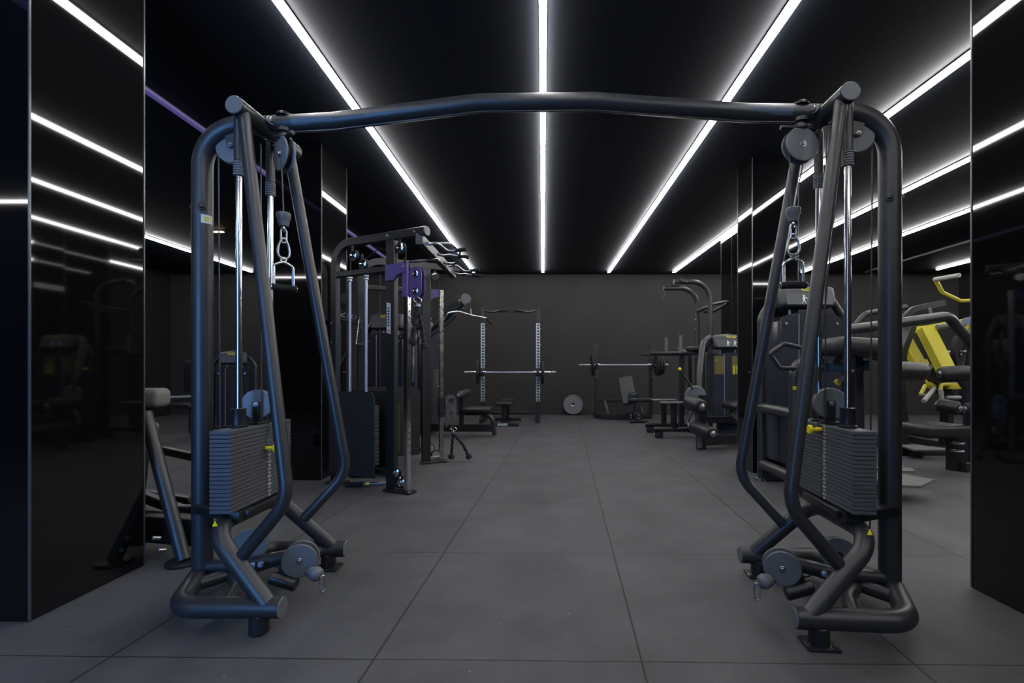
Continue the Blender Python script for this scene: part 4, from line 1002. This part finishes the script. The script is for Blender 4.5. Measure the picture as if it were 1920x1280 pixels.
# ------------------------------------------------------------------ crunch machine with rollers, right room
t = thing('crunch_machine', 'black seated machine with rollers and a thick bent overhead tube, beside the right pillar', 'gym machine', (4.2,4.9,0))
P('overhead_tube', MB().tube([at(1560,622,4.7),at(1680,606,4.75),at(1778,592,4.9),at(1828,652,4.95),at(1834,780,5.0)], .05, .16, 20, n=10), M_paint, t)
P('column', MB().bar([V((4.53,5.0,.05)),V((4.53,5.0,.98))], .1, .1, ch=.03), M_dark, t)
P('back_tube', MB().tube([at(1600,700,5.3),at(1602,612,5.3),at(1622,588,5.3),at(1700,576,5.3)], .032, .14), M_paint, t)
roller(t, at(1762,702,4.85), at(1818,699,4.8), .082); roller(t, at(1690,700,4.95), at(1735,698,4.9), .075)
roller(t, at(1757,758,4.9), at(1800,766,4.75), .068); roller(t, at(1810,768,4.85), at(1850,768,4.8), .075)
pad(t, 'seat', at(1748,805,4.95), (.52,.42,.13), rot(R(6)), .04)
P('seat_post', MB().bar([V((4.38,4.98,.0)),V((4.38,4.98,.46))], .16, .13, ch=.02), M_dark, t)
P('seat_beam', MB().bar([V((4.05,4.97,.38)),V((4.45,4.97,.38))], .08, .08), M_dark, t)
P('base_beam', MB().bar([V((4.36,4.9,.05)),V((4.8,5.0,.05))], .1, .1), M_dark, t)
for z in (.38,.3,.22): P('adjuster_ring', MB().ring(V((4.30,4.88,z)), (0,0,1), .05, .012), M_steel, t)
P('overhead_support', MB().bar([V((4.45,5.0,.9)),V((4.6,4.98,1.0))], .1, .08), M_dark, t)

# ------------------------------------------------------------------ yellow plate-loaded press
t = thing('plate_loaded_press', 'yellow and black plate-loaded press with slanted yellow arms in the right side room', 'gym machine', (4.95,6.1,0))
P('press_arm', MB().bar([at(1735,616,6.0), at(1777,700,5.75)], .17, .12, up=(1,0,0), ch=.008), M_yelpnt, t, 'wide yellow slanted arm')
P('press_arm', MB().bar([at(1682,612,6.3), at(1724,686,6.1)], .14, .11, up=(1,0,0), ch=.008), M_yelpnt, t, 'yellow slanted arm')
P('yoke', MB().bar([at(1682,622,6.25), at(1735,616,6.15), at(1815,602,6.1)], .08, .08, bend=.05), M_yelpnt, t, 'yellow cross yoke')
P('pivot', MB().cyl(at(1813,602,6.02), at(1815,602,6.3), .05), M_steel, t)
P('pivot_tube', MB().cyl(at(1757,613,5.9), at(1785,608,5.9), .03), M_step, t)
hb = P('high_handle', MB().tube([at(1753,523,6.1),at(1767,548,6.15),at(1801,564,6.2),at(1840,562,6.25)], .024, .06, 14), M_yelpnt, t, 'yellow bent handlebar')
P('grip', MB().cyl(at(1752,524,6.1), at(1799,516,5.75), .029, ch=.005), M_lgrip, hb, 'pale grey grip'); P('handle_link', MB().bar([at(1840,562,6.25), V((5.75,6.4,1.5))], .08, .06), M_yelpnt, t)
P('low_arm', MB().bar([at(1728,676,6.1), at(1752,726,5.95)], .1, .08, up=(1,0,0)), M_yelpnt, t, 'yellow lower arm')
h1 = P('low_handle', MB().tube([at(1752,722,5.95),at(1735,722,5.95),at(1726,740,5.9)], .022, .04, 12), M_yelpnt, t, 'yellow handle')
P('grip', MB().cyl(at(1725,739,5.9), at(1740,742,5.9), .02), M_lgrip, h1); P('grip', MB().cyl(at(1752,728,5.9), at(1732,752,5.7), .026, ch=.004), M_lgrip, h1, 'pale grey grip')
P('low_arm', MB().box(at(1785,723,5.9), (.18,.1,.08), None, .01), M_yelpnt, t, 'yellow lower arm')
h2 = P('low_handle', MB().tube([at(1780,721,5.85),at(1765,721,5.85),at(1763,732,5.8)], .022, .04, 12), M_yelpnt, t, 'yellow handle')
P('grip', MB().cyl(at(1763,729,5.8), at(1767,752,5.8), .025, ch=.004), M_lgrip, h2, 'pale grey grip'); P('grip', MB().cyl(at(1775,745,5.85), at(1801,745,5.85), .022, ch=.004), M_lgrip, h2)
P('main_post', MB().bar([V((5.35,6.98,.05)),V((5.15,6.98,1.98))], .14, .1), M_dark, t)
P('diagonal', MB().bar([at(1707,610,5.95), at(1690,655,5.85), at(1680,720,5.9)], .12, .1), M_dark, t); P('diagonal', MB().bar([at(1740,690,5.9), at(1778,745,6.0), V((5.3,6.2,.1))], .13, .1), M_dark, t)
P('arched_tube', MB().bar([at(1690,640,6.6),at(1692,600,6.6),at(1712,580,6.6),at(1770,568,6.6)], .09, .07, bend=.18), M_paint, t)
h1c, h1a, h2c, h2a = at(1742,655,6.5), V((.3,-.95,0)).normalized(), at(1797,660,6.62), V((.55,-.8,0)).normalized()
for hc, ha in ((h1c,h1a),(h2c,h2a)): P('plate_horn', MB().cyl(hc-ha*.3, hc+ha*.09, .0245), M_steel, t)
P('horn_beam', MB().bar([h1c-h1a*.3, V((5.2,6.98,1.3)), h2c-h2a*.3], .08, .08), M_dark, t)
P('link_rod', MB().cyl(at(1745,595,6.5), at(1742,577,6.5), .025), M_steel, t)
for y, z in ((5.85,.05),(6.98,.05)): P('base_rail', MB().bar([V((4.3,y,z)),V((5.7,y,z))], .1, .12), M_dark, t)
P('base_rail', MB().bar([V((4.6,5.85,.05)),V((4.6,6.98,.05))], .1, .1), M_dark, t); P('base_rail', MB().bar([V((5.35,5.85,.05)),V((5.35,6.98,.05))], .1, .1), M_dark, t)
P('diagonal', MB().bar([V((4.6,6.0,.05)), at(1682,720,5.95)], .1, .08), M_dark, t)
P('foot_plate', MB().prism([(-.25,-.12),(.22,-.1),(.0,.1),(-.25,.12)], .02, V((4.62,5.65,.11)), (1,0,0), (0,1,.1)), M_step, t, 'pale grey foot plate'); P('foot_plate_support', MB().box(V((4.5,5.68,.055)), (.1,.1,.11)), M_dark, t)
plate('black ringed plate loaded behind the wide yellow arm, the smaller of the two', h1c, h1a, .2, .05, M_rubber, 'plates on the yellow press')
plate('large dark plate on the right side of the yellow press, pale inside', h2c, h2a, .235, .06, M_rubber, 'plates on the yellow press')
# ------------------------------------------------------------------ daylight, camera, view
w = bpy.data.worlds.new('dusk_sky'); bpy.context.scene.world = w; w.use_nodes = True
bg = w.node_tree.nodes['Background']; bg.inputs['Color'].default_value = (.14,.42,1,1); bg.inputs['Strength'].default_value = 11
for i in range(1):
    ld = bpy.data.lights.new('daylight_portal', 'AREA'); ld.shape = 'RECTANGLE'; ld.size = WX1-WX0; ld.size_y = WZ1-WZ0; ld.cycles.is_portal = True
    lo = bpy.data.objects.new('daylight_portal', ld); COL.objects.link(lo); lo.location = ((WX0+WX1)/2, BAY-.16, (WZ0+WZ1)/2); lo.rotation_euler = (R(90),0,0)
cam = bpy.data.cameras.new('camera'); cam.sensor_width = 36; cam.lens = 36*FPX/1920
cam.shift_x = -(CX-960)/1920; cam.shift_y = (CY-640)/1920; cam.clip_start = .05
co = bpy.data.objects.new('camera', cam); COL.objects.link(co); co.location = (0,0,EYE); co.rotation_euler = (R(90),0,0)
sc = bpy.context.scene; sc.camera = co
sc.view_settings.view_transform = 'Standard'; sc.view_settings.look = 'None'; sc.view_settings.gamma = 1; sc.view_settings.exposure = 0
sc.cycles.max_bounces = 7; sc.cycles.diffuse_bounces = 4; sc.cycles.glossy_bounces = 4; sc.cycles.transmission_bounces = 6
sc.cycles.caustics_reflective = False; sc.cycles.caustics_refractive = False; sc.cycles.use_denoising = True; sc.cycles.sample_clamp_indirect = 6
